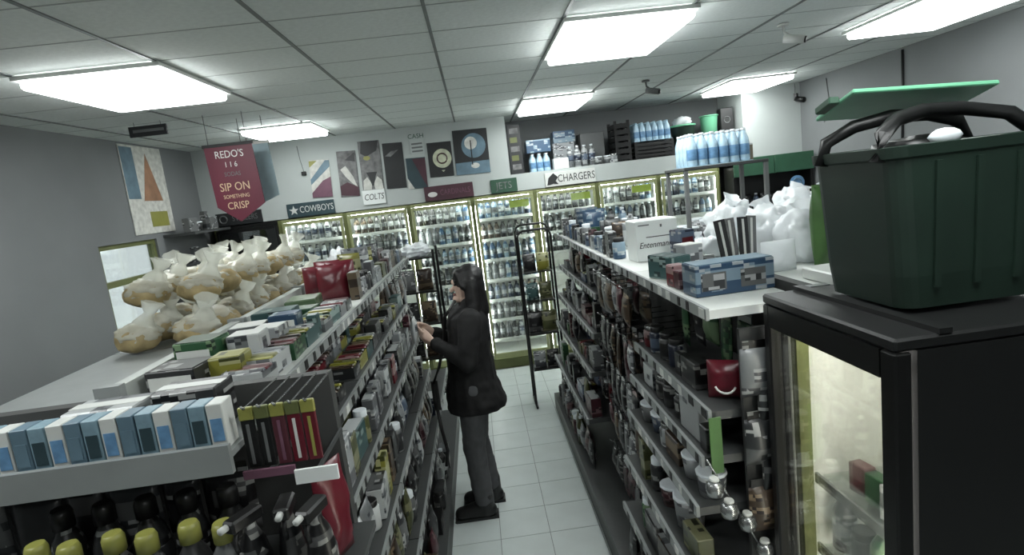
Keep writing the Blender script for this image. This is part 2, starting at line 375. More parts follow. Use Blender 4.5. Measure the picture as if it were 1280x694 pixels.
    CACHE[key] = (body, parts, size); return CACHE[key]
NAMES = {'carton': 'carton', 'snack bag': 'snack_bag', 'bottle': 'drink_bottle', 'can': 'food_can', 'jar': 'jar', 'hanging pack': 'hanging_pack', 'tray of bars': 'bar_tray', 'tub': 'food_tub'}
CATS = {'carton': 'carton', 'snack bag': 'snack bag', 'bottle': 'bottle', 'can': 'can', 'jar': 'jar', 'hanging pack': 'package', 'tray of bars': 'candy tray', 'tub': 'tub'}
SEEN = {}
def prod(kind, col, var, loc, rz, where, label=None, tilt=0, small=False, roll=0, group=None):
    body, parts, size = proto(kind, col, var)
    o = ob(NAMES[kind], body, None, None, (loc[0], loc[1], loc[2]+(0 if kind == 'hanging pack' else .0015)), (tilt, roll, rz))
    lab = label or f'{col} {kind} {where}'; SEEN[lab] = SEEN.get(lab, 0)+1
    if SEEN[lab] > 1: lab = f'{ORD[SEEN[lab]-1]} {lab}'
    tag(o, lab, CATS[kind], group or (f'{kind}s {where}' if label is None else None))
    if not small:
        for pn, pm, _ in parts: ob(pn, pm, None, o)
    return size
def pick(ws):
    t = random.random()*sum(x for _, x in ws)
    for k, x in ws:
        t -= x
        if t <= 0: return k
    return ws[-1][0]
DARK = [('black', 5), ('charcoal', 6), ('grey', 5), ('brown', 4), ('maroon', 2), ('olive', 2), ('navy', 2), ('silver', 3), ('red', 1), ('white', 1.5), ('teal', 1), ('green', .6)]
MIX = [('grey', 5), ('silver', 4), ('charcoal', 4), ('white', 3), ('black', 3), ('brown', 2), ('red', 1.5), ('teal', 1), ('olive', 1.5), ('navy', 1), ('yellow', .6), ('maroon', 1.5)]
def fill(side, xf, y0, y1, z, kinds, cols, where, rows=1, maxh=.24, small=False, gap=(.002, .009), minh=0):
    """stand goods along a shelf whose front edge is at xf; side is +1 when the aisle lies towards +x"""
    back = xf
    for r_ in range(rows):
        y = y0; deep = 0; cnt = 0
        while True:
            k = pick(kinds); c = pick(cols); v = random.randrange(5)
            for _ in range(14):
                size = proto(k, c, v)[2]
                if minh <= size[2] <= maxh: break
                k = pick(kinds); v = random.randrange(5)
            else:
                k, v = 'carton', 4; size = proto(k, c, v)[2]
            yc = y+size[0]/2+.004
            if yc+size[0]/2 > y1: break
            if side*(back-(-1.03 if side > 0 else 1.03 if xf < 1.05 else 9))-size[1]-.026 < 0: y = yc+size[0]/2; continue
            prod(k, c, v, (back-side*(size[1]/2+.012+random.uniform(0, .012)), yc, z), side*PI/2+random.uniform(-.05, .05), where, label=f'{c} {k} {ORD[min(cnt, 28)]} in {"front" if r_ == 0 else ORD[r_]} row, {where}', small=small, group='goods on '+where); cnt += 1
            deep = max(deep, size[1]+.03); y = yc+size[0]/2+random.uniform(*gap)
        back -= side*deep

# ------------------------------------------------------------------ gondola shelving
def gondola(name, label, side, cx, secs, wide, panel_top, topmat='shelf_grey'):
    """secs: list of (y0, y1, [(z, x_front), ...]); returns the root. wide: outline of the base on the aisle side"""
    t = thing(name, label, 'shelving', (0, 0, 0))
    Y0, Y1 = secs[0][0], secs[-1][1]
    lo, hi = min(cx, wide), max(cx, wide)
    far = cx-side*(.6 if side > 0 else .18)
    ob('base_deck', B(min(far, wide), max(far, wide), Y0, Y1, .10, .15), 'shelf_grey', t)
    ob('kick_plate', B(wide-.02 if side > 0 else wide, wide if side > 0 else wide+.02, Y0, Y1, .002, .10), 'kick_dark', t)
    ob('kick_plate', B(far-.0 if side > 0 else far-.02, far+.02 if side > 0 else far, Y0, Y1, .002, .10), 'kick_dark', t)
    ob('back_panel', B(cx-.02, cx+.02, Y0+.005, Y1-.005, .15, panel_top), 'peg_panel' if side > 0 else 'panel_dark', t)
    ys = [s_[0] for s_ in secs]+[Y1]
    for y in ys: ob('upright', B(cx-.035, cx+.035, y-.015, y+.015, .15, panel_top+.01), 'shelf_edge', t)
    for (a, b, lv) in secs:
        for zi, (z, xf) in enumerate(lv):
            x0, x1 = sorted((cx+side*.036, xf))
            s_ = ob('shelf', B(x0, x1, a+.004, b-.004, z-.03, z), 'white_enamel' if zi == 0 else topmat, t)
            rail = ob('price_rail', B(xf if side > 0 else xf-.012, xf+.012 if side > 0 else xf, a+.004, b-.004, z-.034, z+.006), 'shelf_edge', s_)
            n_ = max(1, int((b-a)/.105))
            for k in range(n_):
                yy = a+.05+k*(b-a-.06)/n_+random.uniform(-.012, .012); ww = random.choice((.026, .034, .045))
                xr = xf+side*.0125
                ob('price_tag', B(min(xr, xr+side*.002), max(xr, xr+side*.002), yy-ww/2, yy+ww/2, z-.03, z+.002), random.choice(('tag_dark', 'tag_light', 'tag_dark', 'tag_dark')), s_)
    return t
# left gondola: aisle lies towards +x
LS = [(1.60, -.66), (1.345, -.605), (1.09, -.555), (.83, -.505), (.55, -.455)]
LCX = -1.08
LY = [1.62, 2.5, 3.38, 4.26, 5.14]
gl = gondola('gondola_shelf', 'long grey shelving run on the left of the aisle beside the person', 1, LCX,
        [(LY[0], LY[1], LS), (LY[1], LY[2], LS), (LY[2], LY[3], LS), (LY[3], LY[4], [LS[0], LS[4]])], -.40, 1.68)
# far side of the left run: only its top carries things in view
for k in range(4): ob('rear_shelf', B(-1.62, LCX-.036, LY[k]+.004, LY[k+1]-.004, 1.57, 1.60), 'shelf_edge', gl)
for k in range(4): ob('rear_shelf', B(-1.72, LCX-.036, LY[k]+.004, LY[k+1]-.004, .77, .80), 'shelf_grey', gl)
# right gondola: aisle lies towards -x
RS = [(1.63, .715), (1.28, .70), (1.12, .665), (.94, .635), (.70, .60), (.45, .57)]
RCX = 1.08
RY = [1.80, 2.72, 3.62, 4.42, 5.2]
gr = gondola('gondola_shelf', 'long dark shelving run on the right of the aisle behind the glass fridge', -1, RCX,
        [(RY[0], RY[1], RS), (RY[1], RY[2], [RS[0]]), (RY[2], RY[3], [RS[0], (1.36, .70), (1.1, .66), (.84, .62), (.52, .57)]), (RY[3], RY[4], [RS[0], (1.36, .70), (1.1, .66), (.84, .62), (.52, .57)])], .515, 1.66)
ob('rear_shelf', B(RCX+.036, 1.98, RY[0], 3.44, 1.60, 1.63), 'white_enamel', gr); ob('rear_shelf', B(RCX+.036, 1.26, 3.45, RY[4], 1.60, 1.63), 'shelf_grey', gr)
ob('rear_leg', B(1.92, 1.97, RY[0]+.02, RY[0]+.07, .0, 1.6), 'shelf_grey', gr); ob('rear_leg', B(1.92, 1.97, 3.35, 3.40, .0, 1.6), 'shelf_grey', gr)
ob('end_panel', B(.80, RCX-.04, RY[0]-.02, RY[0]-.002, .15, 1.56), 'panel_dark', gr)

# goods on the left run
BOXY = [('carton', 5), ('tray of bars', 4), ('tub', .6), ('jar', 1), ('can', 1), ('snack bag', 1)]
BAGGY = [('snack bag', 5), ('carton', 2), ('tray of bars', 1), ('jar', .6)]
LOW = [('snack bag', 3), ('jar', 2), ('bottle', 2), ('carton', 2), ('can', 2)]
FLAT = [('carton', 5), ('tray of bars', 5)]
PALE = [('yellow', 4), ('white', 3), ('olive', 2), ('silver', 1)]
names_l = {1: 'second', 2: 'third', 3: 'fourth', 4: 'fifth'}
for si in range(3):
    a, b = LY[si]+.02, LY[si+1]-.02
    sec = ('nearest', 'second', 'third')[si]
    for li in range(1, 5):
        z, xf = LS[li]
        fill(1, xf-.005, a, b, z, FLAT if li == 1 else BOXY if li == 2 else BAGGY, PALE if (si, li) == (0, 3) else MIX if li < 3 else DARK, f'{names_l[li]} shelf, {sec} left bay', rows=3 if li == 1 else 4 if li < 4 else 3, maxh=.11 if li == 1 else .205, minh=0 if li == 1 else .12)
    fill(1, -.41, a, b, .15, LOW, DARK, f'bottom deck, {sec} left bay', rows=2, maxh=.3)
def hooks(root, side, xpanel, y0, y1, zs, step, reach, cols, where, deep=2):
    for zi, z in enumerate(zs):
        y = y0+step/2; cnt = 0
        while y < y1-step/2+.001:
            hk = MB().tube([(xpanel, y, z), (xpanel+side*(reach-.02), y, z), (xpanel+side*reach, y, z+.015)], .0035, 5)
            ob('peg_hook', hk, 'chrome', root)
            c = pick(cols); v = random.randrange(4)
            for k in range(deep):
                prod('hanging pack', c, v, (xpanel+side*(reach-.035-k*.09), y+random.uniform(-.006, .006), z-.012), side*PI/2+random.uniform(-.12, .12), where, label=f'{c} {"front" if k == 0 else "rear"} pack on {ORD[cnt]} hook of peg row {ORD[zi]}, {where}', tilt=random.uniform(-.05, .05), group='packs '+where)
            cnt += 1; y += step+random.uniform(-.006, .01)
hooks(gl, 1, LCX+.02, LY[3]+.03, LY[4]-.03, (1.5, 1.2, .88), .125, .40, DARK, 'farthest left bay')
# goods on the right run
for li in range(1, 6):
    z, xf = RS[li]
    fill(-1, xf+.005, RY[0]+(.2 if li == 1 else .02), RY[1]-.02, z, [('carton', 3), ('snack bag', 3), ('tub', 1), ('jar', 1.5)] , DARK, f'{ORD[li]} shelf, near right bay', rows=1, maxh=.13 if li < 4 else .2, gap=(.01, .05))
fill(-1, .53, RY[0]+.02, RY[1]-.02, .15, LOW, DARK, 'bottom deck, near right bay', maxh=.22)
hooks(gr, -1, RCX-.02, RY[1]+.03, RY[2]-.03, (1.54, 1.27, 1.0, .72, .44), .125, .40, [('charcoal', 5), ('grey', 5), ('black', 3), ('silver', 3), ('brown', 2), ('maroon', 1)], 'middle right bay')
for si in (2, 3):
    a, b = RY[si]+.02, RY[si+1]-.02
    for li, (z, xf) in enumerate(((1.36, .70), (1.1, .66), (.84, .62), (.52, .57))):
        fill(-1, xf+.005, a, b, z, BAGGY, DARK, f'{["second", "third", "fourth", "fifth"][li]} shelf, {"third" if si == 2 else "farthest"} right bay', rows=2, maxh=.205)
    fill(-1, .53, a, b, .15, LOW, DARK, f'bottom deck, {"third" if si == 2 else "farthest"} right bay', maxh=.3)

# ------------------------------------------------------------------ drink coolers along the back wall
UW = .72
def cooler(k):
    x0 = -2.19+UW*k; lit = k >= 0
    labs = {-1: 'unlit dark drink cooler under the leftmost team plaque', 0: 'lit glass door cooler under the COWBOYS plaque', 1: 'lit glass door cooler under the animal face poster',
            2: 'lit glass door cooler behind the head of the person', 3: 'tall lit glass door cooler fully visible at the aisle end', 4: 'lit glass door cooler under the CHARGERS plaque',
            5: 'lit glass door cooler with a lime card behind white goods', 6: 'rightmost lit glass door cooler behind the water rack'}
    t = thing('drink_cooler', labs[k], 'cooler', (x0+UW/2, YB, 0), 0, 'glass door drink coolers')
    h = UW/2; D = .62; T = 2.05
    lin = 'white_liner' if lit else 'black_plastic'; fr = 'olive_frame' if lit else 'black_metal'
    ob('back_liner', B(-h, h, D-.02, D, .12, T), lin, t)
    for s in (-1, 1): ob('side_liner', B(min(s*h, s*(h-.012)), max(s*h, s*(h-.012)), .05, D-.02, .12, T-.02), lin, t)
    ob('top_liner', B(-h, h, .05, D-.02, T-.02, T), lin, t); ob('bottom_liner', B(-h+.012, h-.012, .05, D-.02, .12, .16), lin, t)
    ob('kick_plate', B(-h, h, .02, D, .002, .12), 'olive_dark', t)
    # outer frame and door
    for s in (-1, 1):
        ob('mullion', B(min(s*h, s*(h-.022)), max(s*h, s*(h-.022)), .0, .05, .12, T), 'olive_dark', t)
    ob('header', B(-h+.022, h-.022, 0, .05, T-.035, T), fr, t)
    d = ob('door', B(-h+.026, -h+.056, -.03, -.002, .14, T-.04, ch=.004), fr, t)
    ob('door_stile', B(h-.056, h-.026, -.03, -.002, .14, T-.04, ch=.004), fr, d)
    ob('door_rail', B(-h+.056, h-.056, -.03, -.002, T-.075, T-.04), fr, d); ob('door_rail', B(-h+.056, h-.056, -.03, -.002, .14, .2), fr, d)
    ob('pane', B(-h+.056, h-.056, -.018, -.012, .2, T-.075), 'cooler_glass', d)
    ob('handle', MB().tube([(h-.045, -.03, 1.3), (h-.045, -.07, 1.28), (h-.045, -.07, .95), (h-.045, -.03, .93)], .009, 6), 'black_metal', d)
    zs = [1.78, 1.54, 1.30, 1.06, .82, .58, .34] if lit else []
    for z in zs:
        s_ = ob('shelf', B(-h+.014, h-.014, .1, D-.04, z-.012, z), 'white_enamel', t)
        ob('price_rail', B(-h+.014, h-.014, .09, .099, z-.02, z+.014), 'tag_light', s_)
    if lit:
        for s in (-1, 1): ob('light_tube', B(min(s*(h-.014), s*(h-.032)), max(s*(h-.014), s*(h-.032)), .055, .085, .2, T-.1, ch=.004), 'tube_light', t)
        ob('light_tube', B(-h+.06, h-.06, .055, .085, T-.04, T-.024, ch=.004), 'tube_light', t)
    if k in (3, 4, 5): ob('shelf_card', B(.06, h-.075, .06, .064, T-.17, T-.09), 'lime_card', t)
    seen = {-1: 0, 0: 3, 1: 3, 2: 5, 3: 7, 4: 3, 5: 2, 6: 2}[k]
    cs = [('black', 4), ('charcoal', 3), ('navy', 2), ('grey', 2), ('white', 2), ('blue', 1.5), ('brown', 1), ('silver', 1)]
    for zi, z in enumerate(zs[:seen]):
        n_ = 8; run = pick(cs); kd = 'bottle'
        for i in range(n_):
            if i % 3 == 0: run = pick(cs)
            v = (k+zi) % 3 if (k+zi) % 3 != 2 else 0
            if k == 0 and zi < 2: run = 'white' if i < 4 else run
            if k == 3 and zi in (2, 3): run = ('navy', 'blue')[i % 2] if i > 2 else run
            if k == 3 and zi == 6: run = pick([('black', 3), ('charcoal', 2), ('white', 1)])
            xx = x0+UW/2-.27+i*.077
            prod('bottle', run, v, (xx, YB+.15, z), random.uniform(-.3, .3), '', label=f'{run} bottle {ORD[i]} from left on shelf {ORD[zi]} of the {ORD[k]} lit cooler', group=f'bottles in the {ORD[k]} lit cooler')
for k in range(-1, 7): cooler(k)

# ------------------------------------------------------------------ wall posters and plaques
YW = YB-.002
def poster(x0, x1, z0, z1, mat, label, name='wall_poster', cat='poster', th=.008, tilt=0, group=None):
    t = thing(name, label, cat, ((x0+x1)/2, YW, z0), 0, group)
    t.rotation_euler = (0, tilt, 0); hw = (x1-x0)/2; H_ = z1-z0
    ob('board', B(-hw, hw, -th, 0, 0, H_, ch=.002), mat, t)
    return t, hw, H_
def patch(t, poly, mat, name, y=-.008, th=.0015):
    return ob(name, MB().prism(poly, y-th, y), mat, t)
def disc(cx, cz, r, n=28, sx=1): return [(cx+sx*r*math.cos(2*PI*i/n), cz+r*math.sin(2*PI*i/n)) for i in range(n)]
t, hw, H_ = poster(-1.78, -1.56, 2.25, 2.66, 'fur_light', 'small poster with pastel blue and pink diagonal swoosh', tilt=.05)
patch(t, [(-hw, .05), (-hw, .0), (hw, .0), (hw, .22), (.02, .18)], 'poster_pink', 'printed_swoosh'); patch(t, [(-hw, .14), (-hw, .2), (hw*.6, .4), (hw, .4), (hw, .33)], 'poster_blue', 'printed_band')
patch(t, [(-hw, .33), (-hw, .4), (-hw*.2, .4)], 'cap_yellow', 'printed_corner')
t, hw, H_ = poster(-1.47, -1.26, 2.22, 2.72, 'fur_grey', 'grey mottled animal poster beside the pastel poster', tilt=.04)
patch(t, [(-.08, .3), (-.02, .34), (.05, .22), (.09, .1), (.04, .14), (-.03, .22)], 'fur_light', 'printed_stripe'); patch(t, [(-.1, .02), (.1, .0), (.1, .1), (-.02, .16), (-.1, .12)], 'poster_maroon', 'printed_shadow')
patch(t, [(-.02, .4), (.09, .38), (.09, .48)], 'poster_black', 'printed_ear')
t, hw, H_ = poster(-1.22, -.985, 2.27, 2.80, 'fur_grey', 'poster of an animal face with pale muzzle and dark brow', tilt=.03)
patch(t, [(-.1, .40), (-.04, .36), (.08, .42), (.11, .53), (-.08, .53)], 'poster_black', 'printed_brow'); patch(t, disc(-.035, .345, .025, 14, 1.5), 'cap_yellow', 'printed_eye')
patch(t, [(-.06, .19), (.06, .19), (.035, .13), (.01, .04), (-.01, .04), (-.035, .13)], 'poster_black', 'printed_nose')
patch(t, [(-.11, .0), (-.1, .1), (-.055, .14), (-.01, .06), (-.02, .0)], 'fur_light', 'printed_muzzle'); patch(t, [(.02, .0), (.01, .06), (.055, .14), (.1, .1), (.11, .0)], 'fur_light', 'printed_muzzle')
t, hw, H_ = poster(-.955, -.735, 2.25, 2.75, 'poster_black', 'nearly black poster beside the animal face poster', tilt=.03)
patch(t, [(-.09, .36), (-.02, .41), (.06, .42), (-.03, .35)], 'fur_grey', 'printed_eye_glint')
t, hw, H_ = poster(-.715, -.5, 2.22, 2.56, 'teal_dark', 'dark poster with a maroon wedge above the red plaque', tilt=.03)
patch(t, [(-.04, .33), (hw, .33), (hw, .0), (.06, .1), (.02, .2)], 'poster_maroon', 'printed_wedge'); patch(t, [(-hw, .0), (-hw, .12), (-.04, .0)], 'fur_light', 'printed_corner')
t, hw, H_ = poster(-.64, -.48, 2.6, 2.86, 'wall_paint', 'small pale notice with green lettering high on the wall', 'wall_notice', 'notice')
text('CASH', .07, 'ink_green', t, (0, -.0095, .19)); 
for z in (.1, .06, .02): ob('printed_line', B(-.06, .06, -.0095, -.008, z, z+.018), 'ink_grey', t)
t, hw, H_ = poster(-.46, -.19, 2.32, 2.70, 'poster_black', 'black poster with a cream round seal', tilt=.02)
d_ = patch(t, disc(.02, .2, .105), 'disc_cream', 'printed_seal'); ob('printed_ring', MB().tube([(.02+.055*math.cos(a*PI/10), -.0105, .2+.055*math.sin(a*PI/10)) for a in range(20)], .008, 5, close=True), 'poster_maroon', d_)
patch(t, [(.0, .07), (.04, .07), (.02, .05)], 'disc_cream', 'printed_tip')
t, hw, H_ = poster(-.165, .22, 2.31, 2.80, 'poster_black', 'black poster with a glowing blue dial and teal base', tilt=.02)
a_ = patch(t, disc(.03, .31, .135), 'poster_blue', 'printed_glow'); patch(t, [(-.19, .0), (.19, .0), (.19, .14), (-.19, .13)], 'poster_blue', 'printed_base')
ob('printed_dial', MB().prism(disc(.0, .34, .07), -.011, -.0096), 'fur_light', a_); ob('printed_needle', B(-.006, .006, -.0125, -.0111, .1, .37), 'ink_black', a_)
ob('printed_foot', MB().prism(disc(.03, .09, .03, 14, 1.6), -.0115, -.0097), 'fur_light', a_)
def plaque(x0, x1, z0, z1, mat, inkm, word, size, label, sx=1, emblem=None, em_mat='ink_white', shear=0):
    t = thing('team_plaque', label, 'sign', ((x0+x1)/2, YW-.0, z0), 0, 'team plaques above the coolers')
    hw = (x1-x0)/2; H_ = z1-z0
    ob('board', B(-hw, hw, -.02, 0, 0, H_, ch=.003), mat, t); es = 0
    if emblem == 'star':
        pl = [(-hw+.075+(.055 if i % 2 == 0 else .022)*math.sin(2*PI*i/10), H_/2+(.055 if i % 2 == 0 else .022)*math.cos(2*PI*i/10)) for i in range(10)]
        ob('emblem', MB().prism(pl, -.0225, -.0201), em_mat, t); es = .13
    elif emblem == 'ring':
        ob('emblem', MB().tube([(-hw+.08+.04*math.cos(a*PI/8), -.022, H_/2+.04*math.sin(a*PI/8)) for a in range(16)], .008, 5, close=True), em_mat, t); es = .13
    elif emblem == 'oval':
        ob('emblem', MB().prism(disc(-hw+.09, H_/2-.01, .028, 20, 1.9), -.0225, -.0201), em_mat, t); es = .14
    elif emblem == 'bolt':
        ob('emblem', MB().prism([(-hw+.02, .02), (-hw+.04, .1), (-hw+.1, .15), (-hw+.15, .1), (-hw+.12, .06), (-hw+.15, .02), (-hw+.09, .03), (-hw+.05, .02)], -.0225, -.0201), em_mat, t); es = .14
    if word: text(word, size, inkm, t, (es/2, -.0212, H_/2), sx=sx, shear=shear)
    return t
plaque(-2.86, -2.36, 2.062, 2.2, 'poster_black', 'ink_grey', 'STEELERS', .085, 'leftmost dark plaque with a ring emblem above the unlit cooler', .8, 'ring', 'ink_grey')
plaque(-2.08, -1.56, 2.062, 2.215, 'teal_dark', 'tag_light', 'COWBOYS', .1, 'dark teal plaque reading COWBOYS with a star', .75, 'star', 'tag_light')
plaque(-1.235, -.985, 2.105, 2.265, 'white_paper', 'ink_black', 'COLTS', .095, 'small white plaque with black lettering under the animal face poster', .75, shear=.2)
plaque(-.55, .0, 2.062, 2.225, 'poster_maroon', 'poster_pink', 'CARDINALS', .085, 'dark red plaque with a pale oval emblem', .75, 'oval', 'ink_white')
plaque(.2, .5, 2.062, 2.215, 'ink_green', 'fur_grey', 'JETS', .11, 'short dark green plaque above the fully visible cooler', .9)
plaque(.82, 1.40, 2.062, 2.22, 'tag_light', 'ink_black', 'CHARGERS', .12, 'pale plaque reading CHARGERS with a dark emblem', .72, 'bolt', 'ink_black')
# small sensor with a wire on the wall
t = thing('wall_sensor', 'small black sensor with a thin wire left of the pastel poster', 'sensor', (-1.83, YW, 2.53), 0)
ob('body', B(-.025, .025, -.03, 0, -.02, .02, ch=.004), 'black_plastic', t); ob('wire', MB().tube([(0, -.004, .02), (-.02, -.004, .15), (-.03, -.004, .3)], .003, 5), 'ink_grey', t)

# ------------------------------------------------------------------ goods in the storage recess over the coolers
RY_ = 6.8
def carton(x0, x1, y0, y1, z0, z1, mat, label, name='carton', cat='carton', rot=None, tape=True, group=None):
    t = thing(name, label, cat, ((x0+x1)/2, (y0+y1)/2, z0+.0015), 0, group)
    hx, hy, H_ = (x1-x0)/2, (y1-y0)/2, z1-z0
    ob('body', B(-hx, hx, -hy, hy, 0, H_, ch=min(.004, hx*.1)), mat, t)
    if tape: ob('tape', B(-hx-.0005, hx+.0005, -min(.02, hy*.4), min(.02, hy*.4), H_, H_+.0012), 'tag_light', t)
    if rot: t.rotation_euler = rot
    return t, hx, hy, H_
poster_board = thing('display_board', 'tall narrow dark board at the left edge of the storage recess', 'board', (.53, 6.66, LED), 0)
ob('board', B(-.075, .075, -.01, .01, 0, .55, ch=.003), 'poster_black', poster_board)
for k in range(5): ob('printed_block', B(-.05, .05-.02*(k % 2), -.0115, -.0101, .05+k*.1, .11+k*.1), ('fur_grey', 'olive_dark')[k % 2], poster_board)
for (x, z, s_) in ((.72, LED, 0), (.90, LED, 1), (1.22, LED, 2)):
    pass
def bottle_pack(name, label, loc, nx, ny, R_, H_, body, capm, rz=0, wrap=True, rot=None, group=None, lab='label_blue'):
    t = thing(name, label, 'water pack', loc, rz, group)
    if rot: t.rotation_euler = rot
    bm_ = MB().lathe([(R_*.9, 0), (R_, .008), (R_*.94, H_*.3), (R_, H_*.5), (R_*.92, H_*.68), (R_*.5, H_*.86), (R_*.42, H_*.93)], 10).mesh('bottle'); bm_.materials.append(MATS[body])
    cm = MB().lathe([(R_*.48, H_*.92), (R_*.48, H_)], 8).mesh('cap'); cm.materials.append(MATS[capm])
    lm = MB().lathe([(R_*1.005, H_*.18), (R_*1.02, H_*.19), (R_*1.02, H_*.5), (R_*1.005, H_*.51)], 10).mesh('label_band'); lm.materials.append(MATS[lab])
    for i in range(nx):
        for j in range(ny):
            b = ob('bottle', bm_, None, t, ((i-(nx-1)/2)*2.02*R_, (j-(ny-1)/2)*2.02*R_, .004)); ob('cap', cm, None, b)
            if j == 0: ob('label_band', lm, None, b)
    ob('tray', B(-nx*R_*1.03, nx*R_*1.03, -ny*R_*1.03, ny*R_*1.03, 0, .0035), 'water_blue', t)
    return t
bottle_pack('bottle_pack', 'pack of pale bottles at the left of the storage recess', (.80, 6.78, LED), 3, 2, .04, .2, 'water_blue', 'cap_white')
carton(.66, .94, 6.7, 6.92, LED+.215, LED+.36, 'pack_blue', 'blue and white carton lying on the pale bottles in the recess')
carton(.95, 1.12, 6.64, 6.8, LED, LED+.12, 'white_paper', 'white carton near the recess edge')
carton(.98, 1.24, 6.84, 7.1, LED, LED+.3, 'pack_silver', 'grey silver carton deep in the storage recess')
carton(1.0, 1.26, 6.86, 7.08, LED+.302, LED+.44, 'pack_blue', 'pale blue carton stacked high in the storage recess')
for k in range(4):
    prod('bottle', 'white', 2, (1.155+k*.083, 6.7, LED), .2*k, 'in the storage recess', label=f'white bottle {ORD[k]} from left in the storage recess', group='white bottles in the storage recess')
carton(1.32, 1.60, 6.86, 7.12, LED, LED+.38, 'ink_grey', 'plain grey storage box in the recess', tape=False)
for k in range(2):
    b_, p_, s_ = proto('tub', 'white', 0); o = ob('food_tub', b_, None, None, (1.47+k*.12, 6.7, LED+.0015), (0, 0, 0)); tag(o, f'small white tub on the recess ledge before the grey box, {("left", "right")[k]} one', 'tub', 'small white tubs on the ledge'); ob('lid', p_[0][1], None, o)
# dark crates carrying a blue water pack
def crate(x0, x1, y0, y1, z0, z1, mat, label, slats=4):
    t = thing('plastic_crate', label, 'crate', ((x0+x1)/2, (y0+y1)/2, z0), 0)
    hx, hy, H_ = (x1-x0)/2, (y1-y0)/2, z1-z0
    ob('floor_plate', B(-hx, hx, -hy, hy, 0, .01), mat, t)
    for sx in (-1, 1):
        for sy in (-1, 1): ob('corner_post', B(min(sx*hx, sx*(hx-.03)), max(sx*hx, sx*(hx-.03)), min(sy*hy, sy*(hy-.03)), max(sy*hy, sy*(hy-.03)), .01, H_), mat, t)
    for k in range(slats):
        z = .02+k*(H_-.03)/slats
        for sy in (-1, 1): ob('slat', B(-hx+.03, hx-.03, min(sy*hy, sy*(hy-.01)), max(sy*hy, sy*(hy-.01)), z, z+(H_-.03)/slats*.7), mat, t)
        for sx in (-1, 1): ob('slat', B(min(sx*hx, sx*(hx-.01)), max(sx*hx, sx*(hx-.01)), -hy+.03, hy-.03, z, z+(H_-.03)/slats*.7), mat, t)
    return t
crate(1.68, 1.86, 6.66, 7.0, LED, LED+.46, 'black_plastic', 'tall black slatted crate in the storage recess', 6)
crate(1.9, 2.36, 6.66, 7.0, LED, LED+.2, 'black_plastic', 'low black slatted crate under the raised water pack')
bottle_pack('bottle_pack', 'blue water pack raised on the low black crate', (2.13, 6.83, LED+.202), 6, 4, .036, .21, 'water_blue', 'water_blue')
prod('jar', 'white', 1, (1.645, 6.66, LED), 0, '', label='white jar tucked beside the black crates')
t = thing('laundry_basket', 'green basket with pale cloth beside the raised water pack', 'basket', (2.53, 6.82, LED), 0)
ob('body', MB().lathe([(.1, 0), (.14, .32), (.145, .33), (.135, .32), (.095, .01)], 16), 'tub_green', t); ob('rim', MB().tube([(.143*math.cos(a*PI/8), .143*math.sin(a*PI/8), .33) for a in range(16)], .012, 6, close=True), 'mint', t)
ob('cloth', MB().blob((0, 0, .37), (.11, .11, .07), 3, .3, 2.5, 3), 'bag_white', t)
t = thing('mint_bucket', 'mint green bucket near the black speaker on the ledge', 'bucket', (2.86, 6.84, LED), 0)
ob('body', MB().lathe([(.075, 0), (.1, .4), (.104, .41), (.096, .4), (.07, .01)], 16), 'mint', t); ob('rim', MB().tube([(.102*math.cos(a*PI/8), .102*math.sin(a*PI/8), .41) for a in range(16)], .009, 6, close=True), 'mint', t)
t = thing('loudspeaker', 'small black loudspeaker at the right end of the ledge', 'speaker', (3.06, 6.84, LED), -.15)
ob('cabinet', B(-.075, .075, -.08, .08, 0, .48, ch=.008), 'black_plastic', t)
for z, r in ((.15, .055), (.34, .035)): ob('driver', MB().tube([(r*math.cos(a*PI/8), -.082, z+r*math.sin(a*PI/8)) for a in range(16)], .006, 5, close=True), 'ink_grey', t)

# ------------------------------------------------------------------ open merchandiser with green fascia, back right
t = thing('open_merchandiser', 'dark open display case with a green header in the back right corner', 'display case', (0, 0, 0))
mx0, mx1, my0 = 2.90, 3.82, 6.36
for x in (mx0, mx1-.03): ob('side_panel', B(x, x+.03, my0, 6.6, .0, 2.0), 'black_plastic', t)
ob('rear_panel', B(mx0+.03, mx1-.03, 6.56, 6.6, .0, 2.0), 'black_plastic', t)
for k, (a, b) in enumerate(((mx0, 3.36), (3.37, mx1))): ob('fascia', B(a, b, my0-.03, my0-.002, 1.92, 2.12, ch=.004), 'fascia_green', t)
ob('top_panel', B(mx0, mx1, my0, 6.6, 2.0, 2.03), 'black_plastic', t)
for z in (1.5, 1.1, .7, .3):
    ob('shelf', B(mx0+.03, mx1-.03, my0+.02, 6.56, z-.02, z), 'black_metal', t)
y = None
for z, w_ in ((1.5, 'top'), (1.1, 'second')):
    x = mx0+.1
    while x < mx1-.1:
        k, v, c = pick([('snack bag', 3), ('bottle', 2)]), random.randrange(3), pick([('black', 5), ('navy', 3), ('charcoal', 3), ('green', 2), ('blue', 1)])
        s_ = proto(k, c, v)[2]
        prod(k, c, v, (x+s_[0]/2, my0+.12, z), 0, f'on the {w_} shelf of the green topped case'); x += s_[0]+.015
t = thing('round_badge', 'round blue badge on the dark display case', 'badge', (3.62, my0-.012, 1.78), 0)
ob('disc', MB().prism(disc(0, 0, .085), -.01, 0), 'label_blue', t); ob('printed_ring', MB().tube([(.05*math.cos(a*PI/8), -.012, .05*math.sin(a*PI/8)) for a in range(16)], .006, 5, close=True), 'poster_blue', t)

